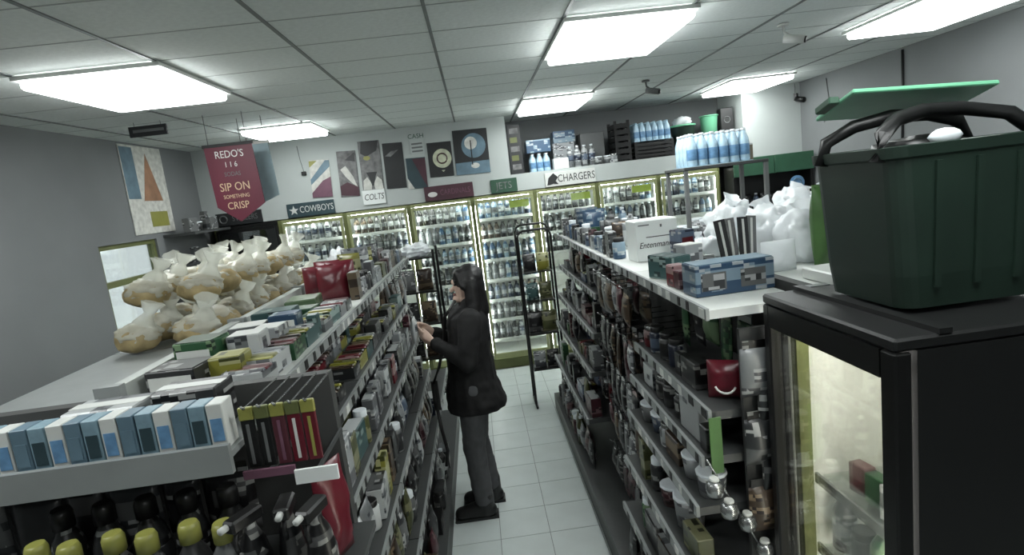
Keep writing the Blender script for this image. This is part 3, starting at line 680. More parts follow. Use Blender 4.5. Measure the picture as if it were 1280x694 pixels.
# ------------------------------------------------------------------ ceiling and corner security cameras, cable
def sec_cam(loc, rz, label, mat='tag_light'):
    t = thing('security_camera', label, 'camera', loc, rz)
    ob('base', MB().lathe([(.035, -.012), (.035, 0)], 14), mat, t); ob('arm', MB().tube([(0, 0, -.012), (0, -.01, -.05), (.03, -.02, -.08)], .008, 6), mat, t)
    m = MB().tube([(.0, .0, -.085), (.09, -.07, -.115)], .026, 10); ob('body', m, mat, t); ob('lens', MB().tube([(.0905, -.0705, -.115), (.098, -.076, -.1175)], .02, 10), 'black_plastic', t)
sec_cam((2.02, 3.62, ZC-.006), 0, 'pale bullet security camera under the ceiling near the large light panel')
sec_cam((1.63, 5.2, ZC-.006), 0, 'small bullet security camera under the ceiling before the storage recess', 'ink_grey')
t = thing('corner_camera', 'black security camera in the upper back right corner', 'camera', (3.78, 6.6, 2.72), .6)
ob('mount', B(-.02, .02, -.03, 0, -.02, .06), 'black_plastic', t); ob('body', MB().tube([(0, -.02, .0), (-.03, -.12, -.03)], .03, 10), 'black_plastic', t)
ob('wire', MB().tube([(0, -.006, .06), (.01, -.005, .12), (0, -.005, .17)], .003, 5), 'ink_grey', t)
tag(ob('wall_cable', MB().tube([(XR-.006, 5.0, 2.88), (XR-.006, 5.0, 2.5), (XR-.006, 5.02, 2.0)], .012, 6), 'ink_black'), 'dark vertical cable on the right wall', 'cable')
tag(ob('wall_cable', MB().tube([(XR-.005, 6.1, 2.85), (XR-.005, 6.06, 2.6), (XR-.005, 6.12, 2.45), (XR-.005, 6.16, 2.4)], .005, 6), 'ink_grey'), 'thin curved cable near the corner camera', 'cable')

# ------------------------------------------------------------------ hanging banners
def banner(loc, w_, h, pt, mat, label, rz=0, lines=(), top='ink_black'):
    t = thing('hanging_banner', label, 'banner', loc, rz)
    hw = w_/2
    ob('panel', MB().prism([(-hw, 0), (hw, 0), (hw+.02, -h+pt), (0, -h), (-hw+.02, -h+pt)], -.006, .006), mat, t)
    ob('top_rail', B(-hw-.01, hw+.01, -.01, .01, 0, .022), top, t)
    for s in (-1, 1): ob('cord', MB().tube([(s*hw*.8, 0, .022), (s*hw*.8, 0, ZC-loc[2]-.006)], .0025, 4), 'ink_grey', t)
    for (b_, z, sz, m_) in lines: text(b_, sz, m_, t, (.0, -.0072, z), sx=.85)
    return t
banner((-1.765, 4.5, 2.655), .35, .56, .12, 'banner_red', 'dark red hanging banner with pale and gold lettering and a pointed foot', .0,
       [("REDO'S", -.06, .075, 'ink_white'), ('1 1 6', -.135, .055, 'ink_white'), ('SODAS', -.205, .045, 'ink_grey'), ('SIP ON', -.30, .085, 'ink_gold'), ('SOMETHING', -.37, .04, 'ink_gold'), ('CRISP', -.44, .075, 'ink_gold')])
banner((-1.68, 4.78, 2.68), .24, .46, .05, 'banner_blue', 'pale blue hanging banner half hidden by the red banner', -.1, (), 'ink_white')

t = thing('ceiling_sign', 'small dark sign hanging under the ceiling left of the red banner', 'sign', (-2.27, 4.5, 2.79), 0)
ob('board', B(-.17, .1, -.01, .01, 0, .075, ch=.002), 'poster_black', t); ob('printed_line', B(-.14, .08, -.0115, -.01, .03, .05), 'ink_grey', t)
for x in (-.13, .06): ob('cord', MB().tube([(x, 0, .075), (x, 0, ZC-2.79-.006)], .002, 4), 'ink_grey', t)
# ------------------------------------------------------------------ left wall: posters, header, wall shelf
t = thing('tall_poster', 'tall poster with an orange cone shape on the left wall', 'poster', (XL+.002, 5.62, 2.08), 0)
ob('board', B(0, .008, -.34, .34, 0, .8, ch=.002), 'fur_light', t)
ob('printed_cone', MB().add([(.0082, -.1, .3), (.0082, .22, .3), (.0082, .06, .74), (.0092, -.1, .3), (.0092, .22, .3), (.0092, .06, .74)], [(0, 1, 2), (3, 5, 4), (0, 3, 4, 1), (1, 4, 5, 2), (2, 5, 3, 0)]), 'poster_orange', t)
ob('printed_panel', B(.0082, .0092, -.33, -.14, .32, .78), 'poster_blue', t); ob('printed_foot', B(.0082, .0092, -.05, .25, .06, .2), 'cap_yellow', t)
tag(ob('header_sign', B(XL+.002, XL+.03, 5.2, 5.9, 2.895-.0-.012, 2.898, ch=.002), 'ink_black'), 'dark strip sign at the top of the left wall', 'sign') if False else None
t = thing('wall_shelf', 'grey wall shelf of small goods beside the unlit cooler', 'shelf', (0, 0, 0))
for z in (1.45, 1.75, 2.05): ob('board', B(XL+.002, XL+.3, 5.72, 6.54, z-.025, z), 'shelf_grey', t)
for y in (5.72, 6.52): ob('bracket', B(XL+.002, XL+.28, y, y+.02, 1.3, 1.424), 'shelf_grey', t)
for z, w_ in ((1.75, 'middle'), (2.05, 'top'), (1.45, 'bottom')):
    y = 5.78
    while y < 6.42:
        k, v, c = pick([('carton', 3), ('tub', 2), ('jar', 1)]), random.randrange(5), pick([('grey', 3), ('charcoal', 3), ('white', 2), ('silver', 1)])
        s_ = proto(k, c, v)[2]
        prod(k, c, v, (XL+.24-s_[1]/2, y+s_[0]/2, z), PI/2, f'on the {w_} board of the left wall shelf'); y += s_[0]+.03

# ------------------------------------------------------------------ wire stand at the end of the right run
t = thing('wire_stand', 'black looped tube stand at the aisle end of the right shelving', 'stand', (.50, 5.42, 0))
def loop(y, hw, top):
    pts = [(-hw, y, .02)]
    pts += [(-hw+.0, y, top-.06), (-hw+.015, y, top-.02), (-hw+.055, y, top), (hw-.055, y, top), (hw-.015, y, top-.02), (hw, y, top-.06), (hw, y, .02)]
    return pts
ob('loop_frame', MB().tube(loop(-.12, .155, 1.70), .011, 8), 'black_metal', t); ob('loop_frame', MB().tube(loop(.12, .155, 1.74), .011, 8), 'black_metal', t)
for s in (-1, 1):
    ob('foot_bar', MB().tube([(s*.155, -.2, .015), (s*.155, .16, .015)], .013, 6), 'black_metal', t)
for z in (.35, .7, 1.02, 1.3):
    f_ = ob('wire_shelf', B(-.14, .14, -.10, .10, z-.006, z), 'black_metal', t)
for z, w_ in ((.35, 'lowest'), (.7, 'second'), (1.02, 'third'), (1.3, 'top')):
    for i in range(2):
        c = 'yellow' if (z == 1.3 and i == 1) else pick(DARK)
        prod('snack bag', c, 1 if z != .7 else 0, (.50-.065+i*.13, 5.40, z), random.uniform(-.1, .1), f'on the {w_} tier of the black looped stand') if proto('snack bag', c, 1 if z != .7 else 0)[2][0] < .13 or True else None
# ------------------------------------------------------------------ dark rack past the far end of the left run
t = thing('display_rack', 'dark display rack past the far end of the left shelving', 'rack', (-.66, 5.72, 0))
for sx in (-1, 1):
    for sy in (-1, 1): ob('post', B(sx*.2-.012, sx*.2+.012, sy*.22-.012, sy*.22+.012, 0, 1.62), 'black_metal', t)
for z in (.2, .55, .9, 1.22, 1.55): ob('tray', B(-.19, .19, -.21, .21, z-.015, z, ch=.003), 'black_metal', t)
for z, w_ in ((.2, 'lowest'), (.55, 'second'), (.9, 'third'), (1.22, 'fourth')):
    for i in range(2):
        prod('snack bag', pick([('brown', 3), ('charcoal', 3), ('grey', 2), ('black', 1)]), 0, (-.66-.09+i*.17, 5.60, z), random.uniform(-.1, .1), f'on the {w_} tray of the dark far rack')
t = tag(ob('white_sack', MB().blob((-.64, 5.68, 1.61), (.14, .11, .07), 5, .4, 2.6, 4, flat=1.552), 'bag_white'), 'white sack on top of the dark far rack', 'sack')

# ------------------------------------------------------------------ goods on top of the left run
def box_on(x, y, z, w_, d, h, mat, label, rz=0, tilt=0, card=None):
    t = thing('carton', label, 'carton', (x, y, z+.0015), rz)
    ob('body', B(-w_/2, w_/2, -d/2, d/2, 0, h, ch=.003), mat, t)
    ob('lid_flap', B(-w_/2+.004, w_/2-.004, -d/2+.004, d/2-.004, h, h+.002), 'tag_light' if 'white' in mat or 'silver' in mat else mat, t)
    if card: ob('label_panel', B(-w_/2+.01, w_/2-.01, -d/2-.0015, -d/2, h*.2, h*.8), card, t)
    return t
box_on(-.93, 2.96, 1.60, .15, .20, .075, 'pack_green', 'green carton lying below the red pouches on the left run', .1)
box_on(-.88, 2.74, 1.60, .14, .12, .06, 'pack_green', 'smaller green carton nearer on the left run', -.1)
for k, (x, y, s_) in enumerate(((-.84, 3.22, .0), (-.93, 3.30, .3), (-.85, 3.46, .1), (-.95, 3.56, -.2))):
    m = MB().pillow(.17, .19, .085, seed=k*2.2); o = ob('red_pouch', m, 'red_plastic', None, (x, y, 1.607), (-.06, 0, s_)); tag(o, f'{["front", "back", "second front", "far back"][k]} dark red pouch on the left run', 'pouch', 'dark red pouches on the left run')
for k in range(6):
    prod('snack bag', ('yellow', 'olive', 'white', 'green', 'yellow', 'silver')[k], k % 4, (-.85-.12*(k % 2), 3.74+.2*(k//2)+.06*(k % 2), 1.60), .3*(k % 3)-.2, 'standing on the far top of the left run')
for k in range(4): prod('carton', ('grey', 'charcoal', 'silver', 'maroon')[k], k, (-.88, 4.45+.16*k, 1.60), PI/2-.1, 'standing on the far top of the left run')
tag(ob('white_sack', MB().blob((-.98, 4.05, 1.72), (.08, .13, .11), 8, .3, 2.6, 4, flat=1.602), 'bag_white'), 'white sack on the left run behind the yellow bags', 'sack')
fill(1, -.672, 1.68, 3.1, 1.60, [('carton', 5), ('tray of bars', 2), ('jar', 1)], [('white', 4), ('silver', 3), ('teal', 2), ('blue', 2), ('grey', 2), ('green', 1), ('yellow', 1), ('charcoal', 1)], 'along the top rail of the left run', maxh=.12)
fill(1, -.672, 3.14, 5.1, 1.60, [('carton', 4), ('snack bag', 2), ('jar', 1)], MIX, 'along the far top rail of the left run', maxh=.16)
LT = [(-.92, 2.52, .17, .13, .10, 'pack_teal', 'teal and white carton by the small green carton'), (-.82, 2.34, .11, .10, .11, 'pack_blue', 'blue carton with pale print close to the left rail'),
      (-.95, 2.30, .13, .12, .09, 'pack_white', 'white carton against the pale panel'), (-.82, 2.16, .10, .11, .10, 'pack_silver', 'silver carton close to the left rail'), (-.93, 2.12, .14, .13, .07, 'pack_grey', 'grey carton against the pale panel'),
      (-.83, 1.98, .11, .10, .12, 'pack_white', 'white carton with coloured print near the end of the rail'), (-.96, 1.93, .13, .12, .13, 'pack_green', 'green printed carton near the end of the pale panel'), (-.83, 1.82, .10, .10, .09, 'pack_yellow', 'yellow printed carton at the corner of the left run'), (-.95, 1.76, .15, .13, .09, 'pack_charcoal', 'charcoal carton at the corner of the left run')]
for (x, y, a, b, h, m, l_) in LT: box_on(x, y, 1.60, a, b, h, m, l_, random.uniform(-.12, .12), card='tag_light' if m in ('pack_blue', 'pack_charcoal', 'pack_green') else None)
# bagged bread piled on the far side of the run
def neck(name, mat, parent, at, ax, rs, seed, n=12, amp=.6):
    """gathered, crumpled end of a plastic bag running from at along ax"""
    at, ax = Vector(at), Vector(ax).normalized(); u = ax.cross(Vector((.3, .9, .2))).normalized(); v_ = ax.cross(u); vs = []
    for q, (d, r) in enumerate(rs):
        for i in range(n):
            a = 2*PI*i/n; k = 1+amp*noise.noise(Vector((q*1.3+seed, i*2.1, seed)))
            vs.append(at+ax*(d+.25*r*noise.noise(Vector((i*1.7, seed, q))))+u*r*k*math.cos(a)+v_*r*k*math.sin(a))
    m = MB().add(vs, [(q*n+i, q*n+(i+1) % n, (q+1)*n+(i+1) % n, (q+1)*n+i) for q in range(len(rs)-1) for i in range(n)], True)
    return ob(name, m, mat, parent)
def bread(loc, rz, seed, label):
    t = thing('bread_bag', label, 'bread', loc, rz, 'bagged loaves piled on the left run')
    ob('loaf', MB().blob((0, 0, .062), (.098, .068, .062), seed, .2, 2.2, 3, flat=.002), 'bread', t)
    m = MB().blob((.01, 0, .08), (.092, .068, .054), seed+9, .26, 2.2, 4); ob('bag_film', m, 'bag_clear', t)
    neck('bag_neck', 'bag_clear', t, (.05, 0, .115), (.35, .3*math.sin(seed*3), .9), [(0, .045), (.03, .03), (.05, .016), (.07, .03), (.10, .045)], seed)
k = 0
for lay, (z, ys, xs) in enumerate(((1.602, [2.46+.195*q for q in range(9)], (-1.235, -1.48)), (1.768, [2.6+.2*q for q in range(7)], (-1.25, -1.48)))):
    for yi, y in enumerate(ys):
        for xi, x in enumerate(xs):
            k += 1
            bread((x, y, z+.0015), random.uniform(-.25, .25)+(PI if (k*7) % 3 == 0 else 0), k*1.37, f'{ORD[yi]} bagged loaf of the {"lower" if lay == 0 else "upper"} layer, {"aisle" if xi == 0 else "window"} side row')

# ------------------------------------------------------------------ end display facing the camera at the near end of the left run
t = thing('end_display', 'grey end display with a pale front lip at the near end of the left run', 'shelving', (0, 0, 0))
ob('back_panel', B(-1.62, -.46, 1.56, 1.60, .0, 1.66), 'panel_dark', t)
ob('top_tray', B(-1.62, -.63, 1.30, 1.56, 1.565, 1.58), 'shelf_edge', t); ob('front_lip', B(-1.62, -.63, 1.285, 1.30, 1.53, 1.60), 'shelf_edge', t)
ob('lower_shelf', B(-1.62, -.40, 1.18, 1.56, 1.19, 1.21), 'shelf_grey', t); ob('base_block', B(-1.62, -.40, 1.2, 1.56, .0, .2), 'kick_dark', t)
for k in range(22):
    x = -.66-.040*k
    o = thing('slim_carton', f'slim blue and white carton {ORD[k]} from the aisle on the end display', 'carton', (x, 1.345, 1.5815), random.uniform(-.04, .04), 'row of slim cartons on the end display')
    ob('body', B(-.0185, .0185, -.03, .03, 0, .11, ch=.002), ('tag_light', 'poster_blue', 'slim_blue')[(k*2) % 3], o); ob('colour_panel', B(-.013, .013, -.0315, -.03, .02, .075), ('label_blue', 'teal_dark', 'poster_blue')[k % 3], o)
carton(-.86, -.70, 1.42, 1.53, 1.582, 1.70, 'pack_charcoal', 'dark carton behind the slim blue cartons')
carton(-1.08, -.9, 1.42, 1.53, 1.582, 1.68, 'pack_white', 'white carton behind the slim blue cartons')
# bottles with yellow caps and jars on the lower shelf
def spray(x, y, z, h, r, body, cap, label, group):
    o = thing('squeeze_bottle', label, 'bottle', (x, y, z+.0015), random.uniform(-.4, .4), group)
    ob('body', MB().lathe([(r*.9, 0), (r, .008), (r, h*.55), (r*.8, h*.68), (r*.45, h*.78), (r*.45, h*.82)], 14), body, o)
    ob('cap', MB().lathe([(r*.62, h*.8), (r*.62, h*.95), (r*.5, h)], 12), cap, o)
    ob('label_band', MB().lathe([(r*1.005, h*.15), (r*1.02, h*.16), (r*1.02, h*.5), (r*1.005, h*.51)], 14), 'pack_charcoal', o)
for k in range(6): spray(-.66-.085*k, 1.25+.02*(k % 2), 1.21, .225, .038, ('pack_grey', 'pack_black')[k % 2], 'cap_yellow', f'squeeze bottle with a yellow cap {ORD[k]} from the aisle on the end display', 'yellow capped bottles on the end display')
for k in range(5): spray(-.70-.1*k, 1.38, 1.21, .25, .04, 'pack_charcoal', 'cap_black', f'squeeze bottle with a black cap {ORD[k]} from the aisle behind the yellow ones', 'black capped bottles on the end display')
for k in range(7):
    y = 1.555; hk = MB().tube([(-.72-.12*k, 1.558, 1.50), (-.72-.12*k, 1.42, 1.50), (-.72-.12*k, 1.41, 1.51)], .003, 5); ob('peg_hook', hk, 'chrome', t)
    prod('hanging pack', ('black', 'charcoal', 'grey')[k % 3], (2, 3)[k % 2], (-.72-.12*k, 1.435, 1.488), 0, '', label=f'{("black", "charcoal", "grey")[k % 3]} pack on the {ORD[k]} hook under the end display tray', group='packs under the end display tray')
# red and black hanging goods at the aisle corner of the end display
for k in range(5):
    x = -.60+.036*k
    hk = MB().tube([(x, 1.558, 1.665-.0*k), (x, 1.33, 1.665), (x, 1.32, 1.675)], .003, 5)
    ob('peg_hook', hk, 'chrome', t)
    o = thing('flat_pack', f'{["black", "second black", "maroon", "red and pale", "red and yellow"][k]} flat pack hanging at the aisle corner of the end display'.replace('red flat', 'red flat'), 'package', (x, 1.34, 1.655), 0, 'flat packs at the corner of the end display')
    ob('card', B(-.016, .016, -.004, .004, -.14, .0, ch=.002), ('black_plastic', 'black_plastic', 'maroon', 'red_plastic', 'red_plastic')[k], o)
    ob('stripe', B(-.004, .003, -.0055, -.004, -.13, -.03), ('ink_grey', 'ink_grey', 'poster_pink', 'tag_light', 'cap_yellow')[k], o)
    ob('header', B(-.017, .017, -.006, .004, -.02, .012, ch=.002), 'cap_yellow' if k % 2 == 0 else 'olive_dark', o)
ob('pink_strip', B(-.62, -.50, 1.308, 1.316, 1.50, 1.52), 'poster_pink', t); ob('strip_arm', B(-.565, -.555, 1.316, 1.56, 1.505, 1.515), 'shelf_grey', t)
ob('white_strip', B(-.50, -.40, 1.30, 1.308, 1.475, 1.51), 'white_paper', t); ob('strip_arm', B(-.455, -.448, 1.308, 1.56, 1.49, 1.5), 'shelf_grey', t)
def trigger(x, y, z, label):
    o = thing('spray_bottle', label, 'bottle', (x, y, z), random.uniform(-.5, .5), 'dark spray bottles on the end display')
    ob('body', MB().lathe([(.036, 0), (.04, .01), (.04, .12), (.03, .17), (.015, .2), (.015, .215)], 14, sx=.8), 'pack_black', o)
    ob('trigger_head', MB().add(*(lambda q: (q.v, q.f))(B(-.018, .018, -.055, .03, .215, .245, ch=.005))), 'cap_black', o); ob('nozzle', MB().tube([(0, -.056, .235), (0, -.075, .235)], .008, 8), 'tag_light', o)
    ob('trigger', MB().tube([(0, -.03, .216), (0, -.045, .19), (0, -.04, .165)], .006, 6), 'cap_black', o)
for k, x in enumerate((-.60, -.525, -.45)): trigger(x, 1.25+.03*(k % 2), 1.212, f'dark spray bottle {["beside the yellow caps", "in the middle of the three sprays", "beside the tall red bag"][k]} on the end display')
o = ob('red_bag', MB().pillow(.12, .26, .06, seed=4.4), 'red_plastic', None, (-.46, 1.40, 1.2125), (0, 0, 1.2)); tag(o, 'tall red bag standing at the aisle corner of the end display', 'bag')
# ------------------------------------------------------------------ goods on top of the right run
ZT = 1.63
t = thing('white_carton', 'white bakery carton with black script on the right run', 'carton', (.93, 3.08, ZT+.0015), .06)
ob('body', B(-.115, .115, -.08, .08, 0, .215, ch=.003), 'white_paper', t); ob('lid_flap', B(-.11, .11, -.075, .075, .215, .218), 'white_paper', t)
text("Entenmann's", .045, 'ink_black', t, (0, -.0812, .085), shear=.3, sx=.9); ob('printed_line', B(-.06, .07, -.0815, -.08, .125, .130), 'ink_grey', t)
ob('printed_line', B(-.1, -.04, -.0815, -.08, .19, .196), 'ink_grey', t); ob('printed_line', B(.02, .03, -.0815, -.08, .175, .19), 'ink_grey', t)
box_on(.99, 2.78, ZT, .08, .10, .17, 'pack_navy', 'tall navy carton beside the white bakery carton', .2, card='pack_red')
box_on(.81, 2.46, ZT, .10, .17, .10, 'pack_teal', 'slanting teal carton on the right run edge', .35); box_on(.92, 2.52, ZT, .09, .10, .13, 'pack_silver', 'silver carton behind the slanting teal carton', .2)
box_on(.775, 2.27, ZT, .06, .07, .085, 'pack_red', 'small red and white carton at the near corner of the right run', .1); box_on(.775, 2.2, ZT, .055, .055, .07, 'pack_maroon', 'small maroon carton behind the red and white one', .1)
t = thing('display_box', 'wide blue display box with clear windows on the right run', 'display box', (.895, 2.06, ZT+.0015), .05)
ob('body', B(-.15, .15, -.06, .06, 0, .115, ch=.003), 'pack_blue', t); ob('lid_flap', B(-.145, .145, -.055, .055, .115, .118), 'poster_blue', t)
for k, x in enumerate((-.08, .07)): ob('window', B(x-.05, x+.045, -.0615, -.06, .02, .085), 'pack_grey', t)
tag(ob('cloth_strip', B(.90, 1.18, 2.20, 2.34, ZT, ZT+.17, ch=.01), 'pack_silver') if False else ob('napkin_pack', MB().pillow(.15, .13, .08, seed=2.7), 'bag_white', None, (1.21, 2.28, ZT+.0015), (0, 0, .05)), 'white napkin pack behind the wide blue display box', 'pack')
t = thing('shelf_board', 'pale board lying at the near end of the right run top', 'board', (1.42, 2.0, ZT+.0015), 0)
ob('plank', B(-.22, .26, -.1, .1, 0, .045, ch=.006), 'white_enamel', t); ob('edge_strip', B(-.22, .26, -.103, -.1, .008, .03), 'tag_light', t)
t = thing('chip_tray', 'dark red tray on the pale board by the tub', 'tray', (1.5, 2.03, ZT+.048), 0)
ob('body', B(-.1, .1, -.05, .05, 0, .035, ch=.004), 'maroon', t)
for k in range(6): ob('wrapped_bar', B(-.092+.032*k, -.064+.032*k, -.052, .04, .035, .045, ch=.003), 'pack_brown', t)
# heap of white plastic bags
for k, (x, y, r, h) in enumerate(((1.42, 2.46, .11, .13), (1.73, 2.44, .135, .15), (1.42, 2.76, .125, .14), (1.77, 2.77, .14, .17), (1.38, 3.08, .13, .15), (1.76, 3.10, .14, .17), (1.82, 2.12, .1, .12))):
    o = thing('plastic_bag', f'white plastic bag {["nearest the pale board", "next to the tub in the near row", "in the middle of the heap", "on the wall side of the middle row", "at the far end of the heap", "at the far wall side of the heap", "tucked behind the green tub"][k]}', 'plastic bag', (x, y, ZT+.0015), k*.7, 'heap of white plastic bags')
    m = MB().blob((0, 0, h*.7), (r*1.05, r, h), k*2.3, .3, 2.6, 4, flat=.002); ob('bag_body', m, 'bag_white', o)
    neck('bag_handle', 'bag_white', o, (.02, 0, h*1.25), (.4*math.sin(k), .3, 1), [(0, .07), (.04, .05), (.07, .035), (.1, .05)], k*1.9, 12, .9)
# magazine holder
t = thing('magazine_holder', 'dark leaflet holder with pale spines before the plastic bags', 'holder', (1.21, 2.62, ZT+.0015), .1)
ob('base', B(-.1, .1, -.05, .05, 0, .01), 'black_plastic', t)
for k in range(4):
    l_ = ob('leaflet', B(-.028, .028, -.003, .003, .0, .2, ch=.001), ('ink_black', 'fur_grey', 'ink_black', 'ink_grey')[k], t, (-.07+.045*k, .02*(k % 2), .01), (-.12, .08*k-.1, .05*k)); ob('spine', B(-.006, .006, -.0045, -.003, .01, .19), 'tag_light', l_)
# far part of the right run top
fill(-1, .728, 3.2, 5.15, ZT, [('jar', 3), ('can', 2), ('bottle', 2), ('carton', 2)], [('brown', 2), ('grey', 3), ('maroon', 1), ('white', 2), ('charcoal', 3), ('blue', 2), ('navy', 1)], 'along the far top rail of the right run', maxh=.2, gap=(.01, .05))
far_items = [('snack bag', 'white', 2, .95, 5.05), ('snack bag', 'blue', 2, .93, 4.86), ('carton', 'white', 3, .94, 4.70), ('snack bag', 'blue', 2, .92, 4.54), ('carton', 'green', 1, .92, 4.38), ('carton', 'silver', 0, .95, 4.24), ('snack bag', 'grey', 1, .95, 4.06), ('tub', 'white', 1, .92, 3.9),
             ('snack bag', 'brown', 1, .93, 3.74), ('snack bag', 'white', 1, .96, 3.60), ('tub', 'white', 0, .95, 3.45), ('jar', 'white', 1, .96, 3.30)]
for (k_, c, v, x, y) in far_items: prod(k_, c, v, (x, y, ZT), random.uniform(-.3, .3), '', label=f'{c} {k_} in the middle of the far right run top', group='goods on the far top of the right run')
fill(-1, 1.115, 3.46, 5.15, ZT, [('tub', 4), ('snack bag', 2), ('bottle', 2), ('jar', 1)], [('white', 6), ('silver', 2), ('blue', 2), ('teal', 1), ('maroon', 1)], 'rear edge of the far right run top', maxh=.24)
# ------------------------------------------------------------------ metal rack with the water pack
t = thing('metal_rack', 'grey metal rack carrying the large water pack behind the right run', 'rack', (1.60, 3.78, 0))
for sx in (-1, 1):
    for sy in (-1, 1): ob('post', B(sx*.26-.012, sx*.26+.012, sy*.17-.012, sy*.17+.012, 0, 2.08), 'ink_grey', t)
for z in (.3, .8, 1.25, 1.62, 2.095): ob('shelf', B(-.275, .275, -.185, .185, z-.02, z, ch=.003), 'shelf_grey', t)
bottle_pack('bottle_pack', 'large pale blue water pack on top of the metal rack', (1.585, 3.78, 2.096), 6, 4, .034, .205, 'water_blue', 'cap_white')
o = thing('small_box', 'cream carton at the right of the large water pack', 'carton', (1.835, 3.8, 2.096), 0); ob('body', B(-.022, .022, -.04, .04, 0, .1, ch=.002), 'cardboard', o); ob('lid', B(-.023, .023, -.041, .041, .1, .112), 'white_paper', o)
for i in range(4):
    for j in range(2):
        prod('tub', ('white', 'silver', 'maroon', 'white')[i], i % 2, (1.40+.13*i-.02, 3.70+.16*j, 1.62), 0, 'on the middle shelf of the metal rack')
# ------------------------------------------------------------------ glass fridge on the right
FX, FY0, FY1, FZ, FD = .85, 1.14, 1.715, 1.685, .56
t = thing('glass_fridge', 'black framed upright glass fridge lit inside on the right', 'fridge', (0, 0, 0))
ob('rear_panel', B(FX+FD-.03, FX+FD, FY0, FY1, 0, FZ-.03), 'black_plastic', t)
for n_, (a, b) in (('side_panel', (FY0, FY0+.035)), ('side_panel', (FY1-.03, FY1))):
    ob(n_, B(FX+.05, FX+FD-.03, a, b, .0, FZ-.03), 'black_plastic', t)
ob('liner', B(FX+FD-.045, FX+FD-.031, FY0+.04, FY1-.035, .3, FZ-.07), 'white_liner', t)
ob('liner', B(FX+.06, FX+FD-.046, FY1-.042, FY1-.031, .3, FZ-.07), 'white_liner', t); ob('liner', B(FX+.06, FX+FD-.046, FY0+.036, FY0+.046, .3, FZ-.07), 'white_liner', t)
ob('top_panel', B(FX+.0, FX+FD, FY0, FY1, FZ-.03, FZ, ch=.006), 'black_plastic', t); ob('top_ridge', B(FX+.10, FX+.13, FY0, FY1, FZ, FZ+.012), 'black_plastic', t); ob('base', B(FX+.05, FX+FD-.03, FY0+.035, FY1-.03, .0, .3), 'black_plastic', t)
d = ob('door', B(FX, FX+.04, FY1-.035, FY1-.0, .1, FZ-.032, ch=.005), 'black_metal', t)
ob('door_stile', B(FX, FX+.04, FY0, FY0+.05, .1, FZ-.032, ch=.005), 'black_metal', d); ob('door_rail', B(FX, FX+.04, FY0+.05, FY1-.035, FZ-.10, FZ-.032), 'black_metal', d); ob('door_rail', B(FX, FX+.04, FY0+.05, FY1-.035, .1, .3), 'black_metal', d)
ob('pane', B(FX+.016, FX+.022, FY0+.05, FY1-.035, .3, FZ-.10), 'fridge_glass', d)
ob('light_tube', B(FX+.06, FX+.09, FY0+.06, FY1-.06, FZ-.085, FZ-.06, ch=.005), 'fridge_light', t)
ob('light_tube', B(FX+.06, FX+.085, FY0+.05, FY0+.075, .35, FZ-.1, ch=.005), 'fridge_light', t)
ob('shelf_track', B(FX+.062, FX+.10, FY1-.075, FY1-.0425, .3, FZ-.08), 'olive_dark', t)
for z in (.86, 1.10):
    s_ = ob('shelf', B(FX+.11, FX+FD-.05, FY0+.05, FY1-.08, z-.008, z), 'cooler_glass', t); ob('price_rail', B(FX+.10, FX+.109, FY0+.05, FY1-.08, z-.02, z+.012), 'chrome', s_)
for k, (kk, c, v, x, y) in enumerate((('carton', 'white', 1, .17, .18), ('carton', 'green', 4, .17, .30), ('carton', 'maroon', 0, .27, .16), ('tub', 'white', 0, .27, .28), ('carton', 'red', 4, .17, .37))):
    prod(kk, c, v, (FX+x, FY0+y, 1.10), -PI/2+.15, 'on the upper shelf inside the glass fridge')
for k, (kk, c, v, x, y) in enumerate((('snack bag', 'olive', 1, .17, .15), ('bottle', 'green', 1, .16, .27), ('bottle', 'brown', 1, .25, .34), ('bottle', 'charcoal', 1, .25, .24), ('jar', 'black', 0, .17, .37), ('bottle', 'charcoal', 1, .17, .46), ('bottle', 'maroon', 1, .27, .44))):
    prod(kk, c, v, (FX+x, FY0+y, .86), -PI/2+.15, 'on the lower shelf inside the glass fridge')
# dark green tub with black handles on the fridge
t = thing('green_tub', 'tall dark green tub with black straps standing on the fridge', 'tub', (1.17, 1.45, FZ+.013), 0)
def sq(hw, hd, z, r=.04, n=5):
    pts = []
    for (sx, sy, a0) in ((1, 1, 0), (-1, 1, 90), (-1, -1, 180), (1, -1, 270)):
        for i in range(n):
            a = math.radians(a0+90*i/(n-1)); pts.append((sx*(hw-r)+r*math.cos(a), sy*(hd-r)+r*math.sin(a), z))
    return pts
rings = [sq(.175, .15, 0), sq(.185, .157, .08), sq(.205, .165, .36), sq(.215, .17, .365), sq(.217, .172, .39), sq(.198, .16, .392), sq(.17, .14, .02)]
m = MB(); n = len(rings[0]); m.add([p for r in rings for p in r], [(q*n+i, q*n+(i+1) % n, (q+1)*n+(i+1) % n, (q+1)*n+i) for q in range(len(rings)-1) for i in range(n)]+[tuple(reversed(range(n))), tuple((len(rings)-1)*n+i for i in range(n))], False)
ob('body', m, 'tub_green', t)
for x in (-.1, .0, .1): ob('rib', B(x-.008, x+.008, -.1665, -.15, .05, .35, ch=.002) if False else MB().add([(x-.008, -.157, .05), (x+.008, -.157, .05), (x+.008, -.167, .35), (x-.008, -.167, .35), (x-.008, -.163, .05), (x+.008, -.163, .05), (x+.008, -.173, .35), (x-.008, -.173, .35)], [(0, 1, 2, 3), (7, 6, 5, 4), (0, 4, 5, 1), (1, 5, 6, 2), (2, 6, 7, 3), (3, 7, 4, 0)]), 'tub_green', t)
for y in (-.12, .1):
    ob('strap', MB().tube([(-.215, y, .36), (-.2, y, .42), (-.14, y*.7, .455), (-.05, y*.5, .47), (.05, y*.5, .465), (.15, y*.7, .44), (.21, y, .37)], .018, 8), 'black_plastic', t)
